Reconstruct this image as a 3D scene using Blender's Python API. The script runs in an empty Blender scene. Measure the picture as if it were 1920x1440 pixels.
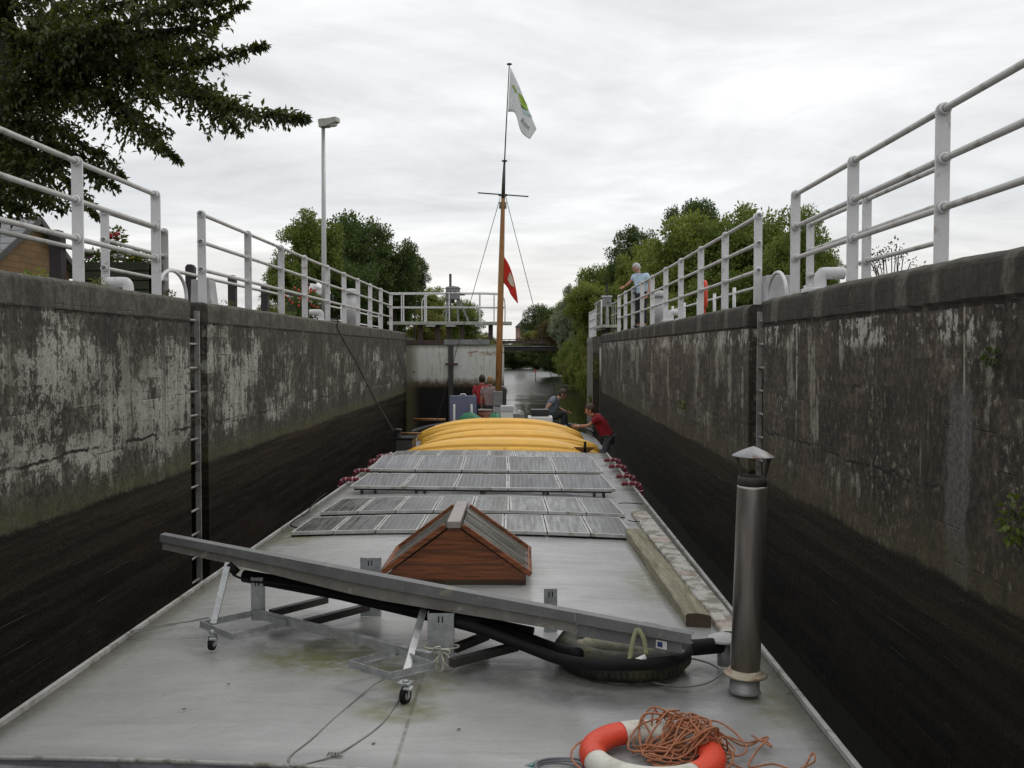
import bpy, math, random
import numpy as np
from mathutils import Vector, Matrix, Euler
random.seed(7)
RNG = np.random.default_rng(11)
SC = bpy.context.scene
COL = SC.collection
R = math.radians
V = Vector
# ------------------------------------------------------------------ camera
EYE = V((0, 0, 3.3))
FPX = 1920 * 35.0 / 36.0
PITCH, YAW = R(-1.93), R(0.74)
cd = bpy.data.cameras.new('camera')
cd.lens = 35; cd.sensor_width = 36; cd.clip_start = 0.1; cd.clip_end = 5000
cam = bpy.data.objects.new('camera', cd); COL.objects.link(cam)
cam.location = EYE
cam.rotation_euler = Euler((math.pi / 2 + PITCH, 0, YAW), 'XYZ')
SC.camera = cam
CM = cam.rotation_euler.to_matrix()

def ray(px, py):
    return CM @ V(((px - 960) / FPX, -(py - 720) / FPX, -1.0))
def at(px, py, Y):          # the place Y metres ahead that the photo shows at this spot
    d = ray(px, py); return EYE + d * (Y / d.y)
def on(px, py, z):          # the place on a level surface
    d = ray(px, py); return EYE + d * ((z - EYE.z) / d.z)
def onx(px, py, x):         # the place on a lock wall
    d = ray(px, py); return EYE + d * (x / d.x)

# ------------------------------------------------------------------ scene graph helpers
ORG = {}
def tag(o, label=None, cat=None, group=None, kind=None):
    if label: o['label'] = label
    if cat: o['category'] = cat
    if group: o['group'] = group
    if kind: o['kind'] = kind
    return o
def thing(name, label, cat, loc, group=None):
    o = bpy.data.objects.new(name, None); COL.objects.link(o)
    o.location = loc; o.empty_display_size = 0.2
    ORG[o.name] = V(loc)
    return tag(o, label, cat, group)

class MB:
    def __init__(s): s.v = []; s.f = []; s.sm = []
    def add(s, vs, fs, smooth=False):
        b = len(s.v); s.v += [tuple(p) for p in vs]
        for f in fs: s.f.append(tuple(i + b for i in f)); s.sm.append(smooth)
        return s
    def box(s, x0, x1, y0, y1, z0, z1):
        v = [(x0,y0,z0),(x1,y0,z0),(x1,y1,z0),(x0,y1,z0),(x0,y0,z1),(x1,y0,z1),(x1,y1,z1),(x0,y1,z1)]
        return s.add(v, [(0,3,2,1),(4,5,6,7),(0,1,5,4),(1,2,6,5),(2,3,7,6),(3,0,4,7)])
    def obox(s, c, size, rot=None):      # oriented box, rot = 3x3 matrix or euler tuple (radians)
        m = rot if isinstance(rot, Matrix) else (Euler(rot).to_matrix() if rot else Matrix.Identity(3))
        hx, hy, hz = [q / 2 for q in size]
        v = [V(c) + m @ V(p) for p in [(-hx,-hy,-hz),(hx,-hy,-hz),(hx,hy,-hz),(-hx,hy,-hz),(-hx,-hy,hz),(hx,-hy,hz),(hx,hy,hz),(-hx,hy,hz)]]
        return s.add(v, [(0,3,2,1),(4,5,6,7),(0,1,5,4),(1,2,6,5),(2,3,7,6),(3,0,4,7)])
    def bar(s, a, b, w, h, up=(0,0,1)):   # rectangular bar from a to b, w sideways, h along up
        a, b = V(a), V(b); d = (b - a).normalized(); u = V(up)
        sd = d.cross(u)
        if sd.length < 1e-4: sd = d.cross(V((1,0,0)))
        sd.normalize(); u = sd.cross(d).normalized()
        v = []
        for p in (a, b):
            for i, j in ((-1,-1),(1,-1),(1,1),(-1,1)): v.append(p + sd * i * w / 2 + u * j * h / 2)
        return s.add(v, [(0,1,2,3),(7,6,5,4),(0,4,5,1),(1,5,6,2),(2,6,7,3),(3,7,4,0)])
    def tube(s, pts, r, n=8, caps=True, closed=False, flat=1.0):
        pts = [V(p) for p in pts]; m = len(pts)
        rs = r if isinstance(r, (list, tuple)) else [r] * m
        T = []
        for i in range(m):
            if closed: t = pts[(i+1) % m] - pts[i-1]
            else: t = pts[min(i+1, m-1)] - pts[max(i-1, 0)]
            if t.length < 1e-9: t = V((0,0,1))
            T.append(t.normalized())
        u = T[0].cross(V((0,0,1)))
        if u.length < 1e-3: u = T[0].cross(V((1,0,0)))
        u.normalize(); vs = []
        for i in range(m):
            u = (u - T[i] * u.dot(T[i]))
            if u.length < 1e-6: u = T[i].orthogonal()
            u.normalize(); w = T[i].cross(u)
            for k in range(n):
                a = 2 * math.pi * k / n
                vs.append(pts[i] + (u * math.cos(a) + w * math.sin(a) * flat) * rs[i])
        fs = []
        for i in range(m if closed else m - 1):
            j = (i + 1) % m
            for k in range(n):
                l = (k + 1) % n
                fs.append((i*n+k, i*n+l, j*n+l, j*n+k))
        if caps and not closed:
            fs.append(tuple(range(n-1, -1, -1))); fs.append(tuple((m-1)*n + k for k in range(n)))
        return s.add(vs, fs, True)
    def cyl(s, a, b, r, r2=None, n=16): return s.tube([a, b], [r, r if r2 is None else r2], n)
    def lathe(s, prof, c=(0,0,0), n=24, rot=None, closed=False):   # prof = [(r, z)]
        m = rot if rot is not None else Matrix.Identity(3); vs = []; fs = []
        for r, z in prof:
            for k in range(n):
                a = 2 * math.pi * k / n
                vs.append(V(c) + m @ V((r * math.cos(a), r * math.sin(a), z)))
        q = len(prof)
        for i in range(q if closed else q - 1):
            j = (i + 1) % q
            for k in range(n):
                l = (k + 1) % n; fs.append((i*n+k, i*n+l, j*n+l, j*n+k))
        if not closed:
            if prof[0][0] > 1e-5: fs.append(tuple(range(n-1, -1, -1)))
            if prof[-1][0] > 1e-5: fs.append(tuple((q-1)*n + k for k in range(n)))
        return s.add(vs, fs, True)
    def ball(s, c, rx, ry=None, rz=None, n=14, rot=None, jit=0):
        ry = rx if ry is None else ry; rz = rx if rz is None else rz
        m = rot if rot is not None else Matrix.Identity(3); vs = []; fs = []; q = max(6, n // 2)
        for i in range(q + 1):
            t = math.pi * i / q
            for k in range(n):
                a = 2 * math.pi * k / n; j = 1 + random.uniform(-jit, jit)
                vs.append(V(c) + m @ V((rx*math.sin(t)*math.cos(a)*j, ry*math.sin(t)*math.sin(a)*j, -rz*math.cos(t)*j)))
        for i in range(q):
            for k in range(n):
                l = (k + 1) % n; fs.append((i*n+k, i*n+l, (i+1)*n+l, (i+1)*n+k))
        return s.add(vs, fs, True)
    def prism(s, poly, ext):
        n = len(poly); e = V(ext); p = [V(q) for q in poly]
        fs = [tuple(range(n-1, -1, -1)), tuple(range(n, 2*n))]
        fs += [(i, (i+1) % n, (i+1) % n + n, i + n) for i in range(n)]
        return s.add(p + [q + e for q in p], fs)
    def grid(s, rows, smooth=True, closed=False):
        m = len(rows[0]); fs = []
        for i in range(len(rows) - 1):
            for k in range(m if closed else m - 1):
                l = (k + 1) % m; fs.append((i*m+k, i*m+l, (i+1)*m+l, (i+1)*m+k))
        return s.add([p for r in rows for p in r], fs, smooth)
    def build(s, name, mat, parent=None, bevel=0, fix=True, origin=None, solid=0):
        me = bpy.data.meshes.new(name)
        if parent is not None: o0 = ORG[parent.name]
        elif origin is not None: o0 = V(origin)
        else:
            a = np.array(s.v); o0 = V(((a[:,0].min()+a[:,0].max())/2, (a[:,1].min()+a[:,1].max())/2, a[:,2].min()))
        me.from_pydata([tuple(V(p) - o0) for p in s.v], [], s.f)
        me.polygons.foreach_set('use_smooth', s.sm)
        if fix:
            import bmesh
            bm = bmesh.new(); bm.from_mesh(me); bmesh.ops.recalc_face_normals(bm, faces=bm.faces); bm.to_mesh(me); bm.free()
        if mat is not None: me.materials.append(mat)
        o = bpy.data.objects.new(name, me); COL.objects.link(o)
        if parent is not None: o.parent = parent
        else: o.location = o0
        ORG[o.name] = o0
        if solid:
            md = o.modifiers.new('thick', 'SOLIDIFY'); md.thickness = solid; md.offset = 0
        if bevel:
            md = o.modifiers.new('bevel', 'BEVEL'); md.width = bevel; md.segments = 2; md.limit_method = 'ANGLE'; md.angle_limit = R(40)
        return o

def copy_tree(o, parent=None):
    c = o.copy(); COL.objects.link(c)
    if parent is not None: c.parent = parent
    for ch in [q for q in bpy.data.objects if q.parent == o]: copy_tree(ch, c)
    return c

def spline(pts, n=8, closed=False):       # Catmull-Rom through the points
    p = [V(q) for q in pts]; m = len(p); out = []
    for i in range(m if closed else m - 1):
        if closed: a, b, c, d = p[i-1], p[i], p[(i+1) % m], p[(i+2) % m]
        else: a, b, c, d = p[max(i-1,0)], p[i], p[i+1], p[min(i+2,m-1)]
        for k in range(n):
            t = k / n
            out.append(0.5*((2*b)+(c-a)*t+(2*a-5*b+4*c-d)*t*t+(3*b-a-3*c+d)*t**3))
    if not closed: out.append(p[-1])
    return out

# ------------------------------------------------------------------ material helpers
class NG:
    def __init__(s, name):
        s.m = bpy.data.materials.new(name); s.m.use_nodes = True; s.nt = s.m.node_tree
        s.b = s.nt.nodes['Principled BSDF']; s.out = s.nt.nodes['Material Output']
        s._o = None
    def n(s, t, **k):
        q = s.nt.nodes.new(t)
        for a, b in k.items(): setattr(q, a, b)
        return q
    def put(s, sock, v):
        if isinstance(v, bpy.types.NodeSocket): s.nt.links.new(v, sock)
        elif v is not None:
            if sock.type == 'RGBA' and len(v) == 3: v = (*v, 1)
            sock.default_value = v
    def obj(s):
        if s._o is None: s._o = s.n('ShaderNodeTexCoord').outputs['Object']
        return s._o
    def sep(s, v):
        q = s.n('ShaderNodeSeparateXYZ'); s.put(q.inputs[0], v); return q.outputs
    def comb(s, x, y, z):
        q = s.n('ShaderNodeCombineXYZ')
        for i, a in enumerate((x, y, z)): s.put(q.inputs[i], a)
        return q.outputs[0]
    def mul(s, v, k):
        q = s.n('ShaderNodeVectorMath', operation='MULTIPLY'); s.put(q.inputs[0], v); q.inputs[1].default_value = k; return q.outputs[0]
    def math(s, op, a, b=0.0, c=None, clamp=False):
        q = s.n('ShaderNodeMath', operation=op, use_clamp=clamp); s.put(q.inputs[0], a); s.put(q.inputs[1], b)
        if c is not None: s.put(q.inputs[2], c)
        return q.outputs[0]
    def noise(s, v, scale=5.0, det=4.0, rough=0.55, dist=0.0):
        q = s.n('ShaderNodeTexNoise'); s.put(q.inputs['Vector'], v); q.inputs['Scale'].default_value = scale
        q.inputs['Detail'].default_value = det; q.inputs['Roughness'].default_value = rough; q.inputs['Distortion'].default_value = dist
        return q.outputs[0]
    def voro(s, v, scale=5.0, feature='F1'):
        q = s.n('ShaderNodeTexVoronoi', feature=feature); s.put(q.inputs['Vector'], v); q.inputs['Scale'].default_value = scale
        return q.outputs[0]
    def step(s, f, a, b, lo=0.0, hi=1.0):    # smooth map a..b -> lo..hi
        q = s.n('ShaderNodeMapRange', interpolation_type='SMOOTHSTEP'); s.put(q.inputs[0], f)
        q.inputs[1].default_value = a; q.inputs[2].default_value = b; q.inputs[3].default_value = lo; q.inputs[4].default_value = hi
        return q.outputs[0]
    def mix(s, f, a, b, mode='MIX'):
        q = s.n('ShaderNodeMix', data_type='RGBA', blend_type=mode); s.put(q.inputs[0], f); s.put(q.inputs[6], a); s.put(q.inputs[7], b)
        return q.outputs[2]
    def bump(s, h, strength=0.3, dist=0.02):
        q = s.n('ShaderNodeBump'); q.inputs['Strength'].default_value = strength; q.inputs['Distance'].default_value = dist
        s.put(q.inputs['Height'], h); s.nt.links.new(q.outputs[0], s.b.inputs['Normal'])
    def fin(s, col, rough=0.6, metal=0.0, spec=0.5):
        s.put(s.b.inputs['Base Color'], col); s.put(s.b.inputs['Roughness'], rough)
        s.put(s.b.inputs['Metallic'], metal); s.put(s.b.inputs['Specular IOR Level'], spec)
        return s.m

def sc(c, k): return tuple(min(1, max(0, q * k)) for q in c)
def mat(name, col, rough=0.6, metal=0.0, var=0.2, vs=3.0, fine=0.12, fs=45.0, bump=0.15, dist=0.004, dirt=None, da=0.5, ds=2.0, spec=0.5, stretch=(1,1,1), rv=0.12):
    g = NG(name); o = g.obj(); v = g.mul(o, stretch)
    n1 = g.noise(v, vs, 5, 0.6); n2 = g.noise(v, fs, 4, 0.6)
    c = g.mix(g.step(n1, 0.3, 0.7), sc(col, 1 - var), sc(col, 1 + var))
    c = g.mix(g.step(n2, 0.35, 0.7, 0, fine * 2), c, sc(col, 0.45))
    if dirt is not None:
        n3 = g.noise(v, ds, 6, 0.65, 0.4)
        c = g.mix(g.step(n3, 0.62 - 0.25 * da, 0.72), c, dirt)
    if bump: g.bump(n2, bump, dist)
    return g.fin(c, g.step(n1, 0.2, 0.8, max(0.05, rough - rv), min(1, rough + rv)), metal, spec)

def leafmat(name, c0, c1, c2, trans=0.3):
    g = NG(name)
    isl = g.n('ShaderNodeNewGeometry').outputs['Random Per Island']
    n1 = g.noise(g.obj(), 1.3, 3, 0.5)
    f = g.math('ADD', g.math('MULTIPLY', isl, 0.55), g.math('MULTIPLY', g.step(n1, 0.3, 0.7), 0.45))
    r = g.n('ShaderNodeValToRGB'); g.put(r.inputs[0], f)
    e = r.color_ramp.elements; e[0].color = (*c0, 1); e[1].color = (*c2, 1); e[0].position = 0.1; e[1].position = 0.95
    k = e.new(0.55); k.color = (*c1, 1)
    g.fin(r.outputs[0], 0.55, 0, 0.3)
    t = g.n('ShaderNodeBsdfTranslucent'); g.put(t.inputs[0], g.mix(0.5, r.outputs[0], (c2[0]*1.3, c2[1]*1.4, c2[2]*0.6)))
    mx = g.n('ShaderNodeMixShader'); mx.inputs[0].default_value = trans
    g.nt.links.new(g.b.outputs[0], mx.inputs[1]); g.nt.links.new(t.outputs[0], mx.inputs[2]); g.nt.links.new(mx.outputs[0], g.out.inputs[0])
    return g.m

# ------------------------------------------------------------------ levels
DECK = 1.3                 # barge roof above the water (water = 0)
WT = 3.93                  # top of the lock walls
XL, XR = -4.07, 2.95       # faces of the lock walls
XC = -0.63                 # barge centre line
def xl(Y): return -2.86 + (Y - 5.5) * 0.0150
def xr(Y): return 1.62
def roofz(x, Y=10): return DECK - 0.0115 * (x - XC) ** 2
# ================================================================== SKY AND LIGHT
SUN_EL, SUN_AZ = R(52), R(115)      # veiled sun, high on the right and a little ahead
w = bpy.data.worlds.new('World'); SC.world = w; w.use_nodes = True
nt = w.node_tree; nt.nodes.clear()
def wn(t, **k):
    q = nt.nodes.new(t)
    for a, b in k.items(): setattr(q, a, b)
    return q
L = nt.links.new
sky = wn('ShaderNodeTexSky'); sky.sky_type = 'NISHITA'; sky.sun_disc = False
sky.sun_elevation = SUN_EL; sky.sun_rotation = R(65); sky.air_density = 1.2; sky.dust_density = 2
b1 = wn('ShaderNodeBackground'); b1.inputs[1].default_value = 0.10; L(sky.outputs[0], b1.inputs[0])
tc = wn('ShaderNodeTexCoord'); sp = wn('ShaderNodeSeparateXYZ'); L(tc.outputs['Generated'], sp.inputs[0])
def wm(op, a, b=0.0, cl=False):
    q = wn('ShaderNodeMath', operation=op, use_clamp=cl)
    for i, x in enumerate((a, b)):
        if isinstance(x, bpy.types.NodeSocket): L(x, q.inputs[i])
        else: q.inputs[i].default_value = x
    return q.outputs[0]
zz = wm('ADD', wm('MAXIMUM', sp.outputs[2], 0.0), 0.16)
cb = wn('ShaderNodeCombineXYZ'); L(wm('DIVIDE', sp.outputs[0], zz), cb.inputs[0]); L(wm('DIVIDE', sp.outputs[1], zz), cb.inputs[1])
mp = wn('ShaderNodeMapping'); mp.inputs['Rotation'].default_value = (0, 0, R(-14)); mp.inputs['Scale'].default_value = (0.62, 0.95, 1); mp.inputs['Location'].default_value = (3.1, 1.7, 0)
L(cb.outputs[0], mp.inputs[0])
def wnoise(scale, det, rough, dist=0.0):
    q = wn('ShaderNodeTexNoise'); L(mp.outputs[0], q.inputs['Vector']); q.inputs['Scale'].default_value = scale
    q.inputs['Detail'].default_value = det; q.inputs['Roughness'].default_value = rough; q.inputs['Distortion'].default_value = dist
    return q.outputs[0]
nz = wm('ADD', wm('MULTIPLY', wnoise(0.9, 7, 0.58, 0.8), 0.70), wm('MULTIPLY', wnoise(3.3, 7, 0.62, 0.5), 0.30))
rp = wn('ShaderNodeValToRGB'); L(nz, rp.inputs[0])
e = rp.color_ramp.elements
e[0].position = 0.34; e[0].color = (0.60, 0.615, 0.63, 1)
e[1].position = 0.64; e[1].color = (1.0, 1.0, 1.0, 1)
k = e.new(0.44); k.color = (0.72, 0.725, 0.735, 1)
k = e.new(0.54); k.color = (0.84, 0.84, 0.842, 1)
# lower sky: a little greyer and warmer towards the horizon
el = wn('ShaderNodeMapRange'); el.interpolation_type = 'SMOOTHSTEP'; L(sp.outputs[2], el.inputs[0])
el.inputs[1].default_value = 0.0; el.inputs[2].default_value = 0.30; el.inputs[3].default_value = 0.0; el.inputs[4].default_value = 1.0
lr = wn('ShaderNodeValToRGB'); L(el.outputs[0], lr.inputs[0])
q = lr.color_ramp.elements; q[0].color = (1.0, 0.985, 0.96, 1); q[1].color = (1.08, 1.08, 1.08, 1); q[0].position = 0.15; q[1].position = 0.8
k = q.new(0.42); k.color = (0.93, 0.95, 0.96, 1)
mxc = wn('ShaderNodeMix', data_type='RGBA', blend_type='MULTIPLY'); mxc.inputs[0].default_value = 1
L(rp.outputs[0], mxc.inputs[6]); L(lr.outputs[0], mxc.inputs[7])
b2 = wn('ShaderNodeBackground'); b2.inputs[1].default_value = 1.02; L(mxc.outputs[2], b2.inputs[0])
ms = wn('ShaderNodeMixShader'); ms.inputs[0].default_value = 0.95; L(b1.outputs[0], ms.inputs[1]); L(b2.outputs[0], ms.inputs[2])
wo = wn('ShaderNodeOutputWorld'); L(ms.outputs[0], wo.inputs[0])
ld = bpy.data.lights.new('sun', 'SUN'); ld.energy = 0.7; ld.angle = R(24); ld.color = (1, 0.95, 0.88)
sun = bpy.data.objects.new('sun', ld); COL.objects.link(sun)
sd = V((math.cos(SUN_EL) * math.sin(R(65)), math.cos(SUN_EL) * math.cos(R(65)), math.sin(SUN_EL)))
sun.rotation_euler = (-sd).to_track_quat('-Z', 'Y').to_euler(); sun.location = (30, 30, 60)
SC.view_settings.view_transform = 'Standard'; SC.view_settings.look = 'None'
SC.view_settings.exposure = 0.12; SC.view_settings.gamma = 1.0

# ================================================================== MATERIALS
def wallmat(name, left):
    g = NG(name); x, y, z = g.sep(g.obj()); y = g.math('ADD', y, x)
    def nz(ky, kz, sc_=1.0, det=5, rough=0.6, off=0.0, dist=0.0, zz=None):
        return g.noise(g.comb(off, g.math('MULTIPLY', y, ky), g.math('MULTIPLY', z if zz is None else zz, kz)), sc_, det, rough, dist)
    bz = g.math('FLOOR', g.math('MULTIPLY', g.math('ADD', z, g.math('MULTIPLY', nz(0.5, 0.0, 1, 1, .5, 2.2), 0.03)), 4.3))
    A = nz(0.75, 0.8, 1.0, 5, 0.6, 3.0)                    # large areas
    S = nz(4.0, 0.45, 1.0, 6, 0.68, 9.0)                   # runs
    S2 = nz(13.0, 0.7, 1.0, 4, 0.65, 2.0)
    F = nz(5.5, 5.0, 1.0, 10, 0.76, 5.0, 0.25)              # flaking
    F2 = nz(30.0, 26.0, 1.0, 6, 0.72, 1.0)
    B = nz(0.9, 3.7, 1.0, 4, 0.6, 7.0, 0.0, bz)            # one value per shutter board
    wob = g.math('MULTIPLY', g.math('SUBTRACT', nz(1.2, 0.2, 1.0, 5, 0.65, 4.0), 0.5), 0.15)
    zw = g.math('ADD', z, wob)
    wet = 1.87 if left else 1.72
    s = g.math('ADD', g.math('ADD', g.math('MULTIPLY', A, 0.60), g.math('MULTIPLY', S, 0.52)), g.math('ADD', g.math('MULTIPLY', F, 1.20), g.math('MULTIPLY', B, 0.80)))
    s = g.math('ADD', s, g.math('MULTIPLY', g.math('SUBTRACT', S2, 0.5), 0.42))
    s = g.math('ADD', s, g.math('MULTIPLY', g.math('SUBTRACT', F2, 0.5), 0.50))
    fine = nz(70, 60, 1, 4, .7, 40.0)
    FL = nz(14.0, 12.0, 1.0, 5, 0.66, 81.0, 0.3)             # chips of a few centimetres
    FL2 = nz(32.0, 26.0, 1.0, 3, 0.6, 87.0)
    if left:
        s = g.math('SUBTRACT', s, g.step(zw, 3.1, 3.6, 0, 0.17))
        s = g.math('SUBTRACT', s, g.step(zw, 2.35, 2.0, 0, 0.25))
        s = g.math('ADD', s, g.step(y, 10.0, 20.0, 0.05, -0.10))
        paint = g.step(s, 1.545, 1.57)
        hole = g.step(g.math('ADD', FL, g.math('MULTIPLY', g.math('SUBTRACT', s, 1.56), -.38)), 0.525, 0.55)
        hole2 = g.step(g.math('ADD', FL2, g.math('MULTIPLY', g.math('SUBTRACT', s, 1.56), -.38)), 0.565, 0.59)
        paint = g.math('MULTIPLY', paint, g.math('SUBTRACT', 1.0, g.math('MAXIMUM', hole, hole2)))
        dark = g.mix(g.step(nz(1.6, 1.2, 1, 6, 0.65, 8.0), 0.35, 0.68), (0.036, 0.032, 0.027), (0.098, 0.088, 0.070))
        dark = g.mix(g.step(FL, .40, .62), g.mix(1.0, dark, (.55, .55, .55), 'MULTIPLY'), g.mix(1.0, dark, (1.45, 1.43, 1.38), 'MULTIPLY'))
        light = g.mix(g.step(A, 0.38, 0.62), (0.26, 0.255, 0.21), (0.44, 0.435, 0.375))
        light = g.mix(g.step(S, 0.5, 0.72, 0, 0.55), light, (0.175, 0.158, 0.11))
        half = g.math('MULTIPLY', g.step(s, 1.42, 1.55, 0, 0.30), g.step(A, .45, .55))
    else:
        s = g.math('ADD', s, g.math('MULTIPLY', g.step(zw, 2.9, 3.5), 0.10))
        s = g.math('ADD', s, g.step(y, 9.0, 18.0, -0.06, 0.07))
        paint = g.step(s, 1.80, 1.83)
        dens = g.step(nz(0.9, 1.1, 1, 4, .6, 91.0), .36, .66, -.09, .05)
        fk = g.math('MAXIMUM', g.step(g.math('ADD', FL, dens), 0.605, 0.635), g.step(g.math('ADD', FL2, dens), 0.64, 0.67))
        paint = g.math('MAXIMUM', paint, g.math('MULTIPLY', fk, .75))
        dark = g.mix(g.step(nz(1.4, 1.4, 1, 6, 0.65, 8.0), 0.33, 0.7), (0.042, 0.034, 0.027), (0.098, 0.080, 0.060))
        dark = g.mix(g.step(g.math('ADD', FL, g.math('MULTIPLY', g.math('SUBTRACT', B, .5), .5)), .36, .64), g.mix(1.0, dark, (.52, .51, .50), 'MULTIPLY'), g.mix(1.0, dark, (1.6, 1.57, 1.5), 'MULTIPLY'))
        light = g.mix(g.step(A, 0.35, 0.65), (0.20, 0.175, 0.13), (0.36, 0.345, 0.29))
        half = g.step(s, 1.58, 1.80, 0, 0.45)
    c = g.mix(half, dark, g.mix(0.5, dark, light))
    c = g.mix(paint, c, light)
    c = g.mix(g.step(FL, .38, .62, .28, 0), c, (0.035, 0.031, 0.026))
    c = g.mix(g.step(F2, 0.57, 0.63, 0, 0.6), c, (0.042, 0.037, 0.031))
    c = g.mix(g.step(fine, 0.5, 0.72, 0, 0.45), c, (0.06, 0.055, 0.045))
    # dark rain runs from the coping
    c = g.mix(g.math('MULTIPLY', g.step(nz(5.5, 0.18, 1, 4, 0.6, 51.0), 0.55, 0.70), 0.75), c, (0.055, 0.049, 0.04))
    # board joints: faint, broken
    bm_ = g.math('ABSOLUTE', g.math('SUBTRACT', g.math('FRACT', g.math('MULTIPLY', g.math('ADD', z, g.math('MULTIPLY', nz(0.5, 0.0, 1, 1, .5, 2.2), 0.03)), 4.3)), 0.5))
    bl = g.math('MULTIPLY', g.step(bm_, 0.46, 0.495), g.step(nz(1.1, 2.0, 1, 5, .7, 60.0), 0.52, 0.64))
    c = g.mix(g.math('MULTIPLY', bl, 0.55), c, (0.03, 0.026, 0.02))
    yj = g.math('FRACT', g.math('ADD', g.math('DIVIDE', y, 6.1), 0.37 if left else 0.12))
    vj = g.math('ABSOLUTE', g.math('SUBTRACT', g.math('ADD', yj, g.math('MULTIPLY', g.math('SUBTRACT', nz(0.1, 4.0, 1, 5, .7, 99.0), .5), .012)), 0.5))
    c = g.mix(g.math('MULTIPLY', g.step(vj, .0045, .0012), g.step(F2, .36, .56, .3, .85)), c, (0.02, 0.017, 0.014))
    tone = nz(1.0, 0.0, 1, 0, .5, 103.0)
    # a long ragged crack and its spalled edge
    for zc, ya, amp, gate_ in (((2.36, 1.6, 0.22, 0.50),) if left else ((2.30, 1.4, 0.34, 0.52), (2.95, 0.55, 1.3, 0.60))):
        zl = g.math('ADD', zc - amp / 2, g.math('MULTIPLY', nz(ya, 0.0, 1, 12, 0.68, zc), amp))
        dd = g.math('SUBTRACT', z, zl); cr = g.math('ABSOLUTE', dd); gt = g.step(nz(1.3, 0.3, 1, 4, 0.6, 6.3), gate_ - .04, gate_ + .06)
        wd = g.math('MULTIPLY', nz(9.0, 2.0, 1, 4, .7, 70.0), 0.036)
        c = g.mix(g.math('MULTIPLY', g.step(g.math('SUBTRACT', wd, cr), -.002, .006), gt), c, (0.018, 0.015, 0.012))
        c = g.mix(g.math('MULTIPLY', g.math('MULTIPLY', g.step(dd, -.055, -.02), g.step(dd, 0.0, -.012)), g.math('MULTIPLY', gt, g.step(F, .5, .6, 0, .6))), c, light)
    if not left:    # white lime runs, and the rough grey repair strip
        for ky, off, t0, z0 in ((6.5, 12.0, 0.66, 2.0), (3.1, 15.5, 0.665, 2.4), (11.0, 19.0, 0.68, 2.2)):
            st = nz(ky, 0.13, 1.0, 3, 0.55, off)
            run = g.math('MULTIPLY', g.step(st, t0, t0 + .035), g.step(zw, z0, z0 + .8))
            run = g.math('MULTIPLY', run, g.step(F, 0.40, 0.50))
            c = g.mix(g.math('MULTIPLY', run, 0.9), c, (0.40, 0.375, 0.31))
        for yc, z0_, z1_, w0, w1, sl_ in ((11.15, 2.75, 3.53, .17, .10, .10), (10.36, 2.30, 3.57, .09, .13, .18), (10.12, 2.36, 3.05, .10, .02, .03), (9.32, 3.1, 3.5, .05, .07, .0), (8.85, 1.80, 2.22, .03, .06, .05), (9.05, 1.70, 2.20, .02, .05, .05), (9.42, 1.62, 2.17, .02, .07, .05), (9.6, 1.75, 2.2, .03, .05, .0),
                                          (13.55, 2.5, 3.1, .10, .05, .0), (14.4, 2.45, 3.25, .09, .14, .05), (15.3, 2.7, 3.5, .12, .2, .0), (17.1, 2.6, 3.4, .1, .16, .0), (20.6, 2.3, 3.2, .14, .1, .1), (23.2, 2.2, 3.3, .2, .12, .0), (26.2, 2.4, 3.4, .2, .3, .0), (30.5, 2.3, 3.5, .3, .2, .0), (6.35, 2.7, 3.5, .02, .05, .0)):
            tz = g.math('DIVIDE', g.math('SUBTRACT', z, z0_), z1_ - z0_)
            ctr = g.math('ADD', g.math('MULTIPLY', tz, sl_), g.math('ADD', yc - sl_, g.math('MULTIPLY', g.math('SUBTRACT', nz(0.3, 2.2, 1, 3, .6, yc), .5), .22)))
            wd_ = g.math('ADD', w0, g.math('MULTIPLY', tz, w1 - w0))
            ed = g.math('SUBTRACT', wd_, g.math('ABSOLUTE', g.math('SUBTRACT', y, ctr)))
            ed = g.math('ADD', ed, g.math('ADD', g.math('MULTIPLY', g.math('SUBTRACT', S2, .5), .30), g.math('MULTIPLY', g.math('SUBTRACT', F, .5), .25)))
            rn = g.math('MULTIPLY', g.step(ed, -.01, .03), g.math('MULTIPLY', g.step(tz, -.02, .12), g.step(tz, 1.02, .94)))
            c = g.mix(g.math('MULTIPLY', rn, g.step(g.math('ADD', F, g.math('MULTIPLY', FL, .5)), .62, .80, .12, .85)), c, g.mix(S2, (0.17, 0.155, 0.115), (0.37, 0.355, 0.30)))
        lip = g.math('MULTIPLY', g.step(zw, 3.30, 3.40), g.step(z, 3.62, 3.58))
        c = g.mix(g.math('MULTIPLY', lip, g.step(g.math('ADD', g.math('ADD', F, g.math('MULTIPLY', A, 0.5)), g.math('MULTIPLY', S2, .3)), 0.93, 0.98)), c, (0.42, 0.41, 0.365))
        yb = g.math('ABSOLUTE', g.math('SUBTRACT', g.math('ADD', y, g.math('MULTIPLY', nz(0.2, 1.2, 1, 8, 0.7, 14.0), 0.5)), 7.02))
        strip = g.math('MULTIPLY', g.step(g.math('ADD', yb, g.math('MULTIPLY', F, .12)), 0.26, 0.20), g.step(zw, 3.1, 2.95))
        c = g.mix(g.math('MULTIPLY', strip, 0.85), c, g.mix(g.step(F2, 0.4, 0.62), (0.085, 0.082, 0.076), (0.17, 0.165, 0.155)))
        moss = g.math('MULTIPLY', g.step(nz(0.6, 0.9, 1, 6, 0.65, 17.0), 0.55, 0.68), g.step(zw, 2.5, 2.0))
        c = g.mix(g.math('MULTIPLY', moss, 0.6), c, (0.075, 0.078, 0.028))
    zc_ = WT - (.27 if left else .31)
    zj = g.math('ADD', z, g.math('MULTIPLY', g.math('SUBTRACT', F, .5), .10))
    cop = g.step(zj, zc_ - .01, zc_ + .01)
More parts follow.
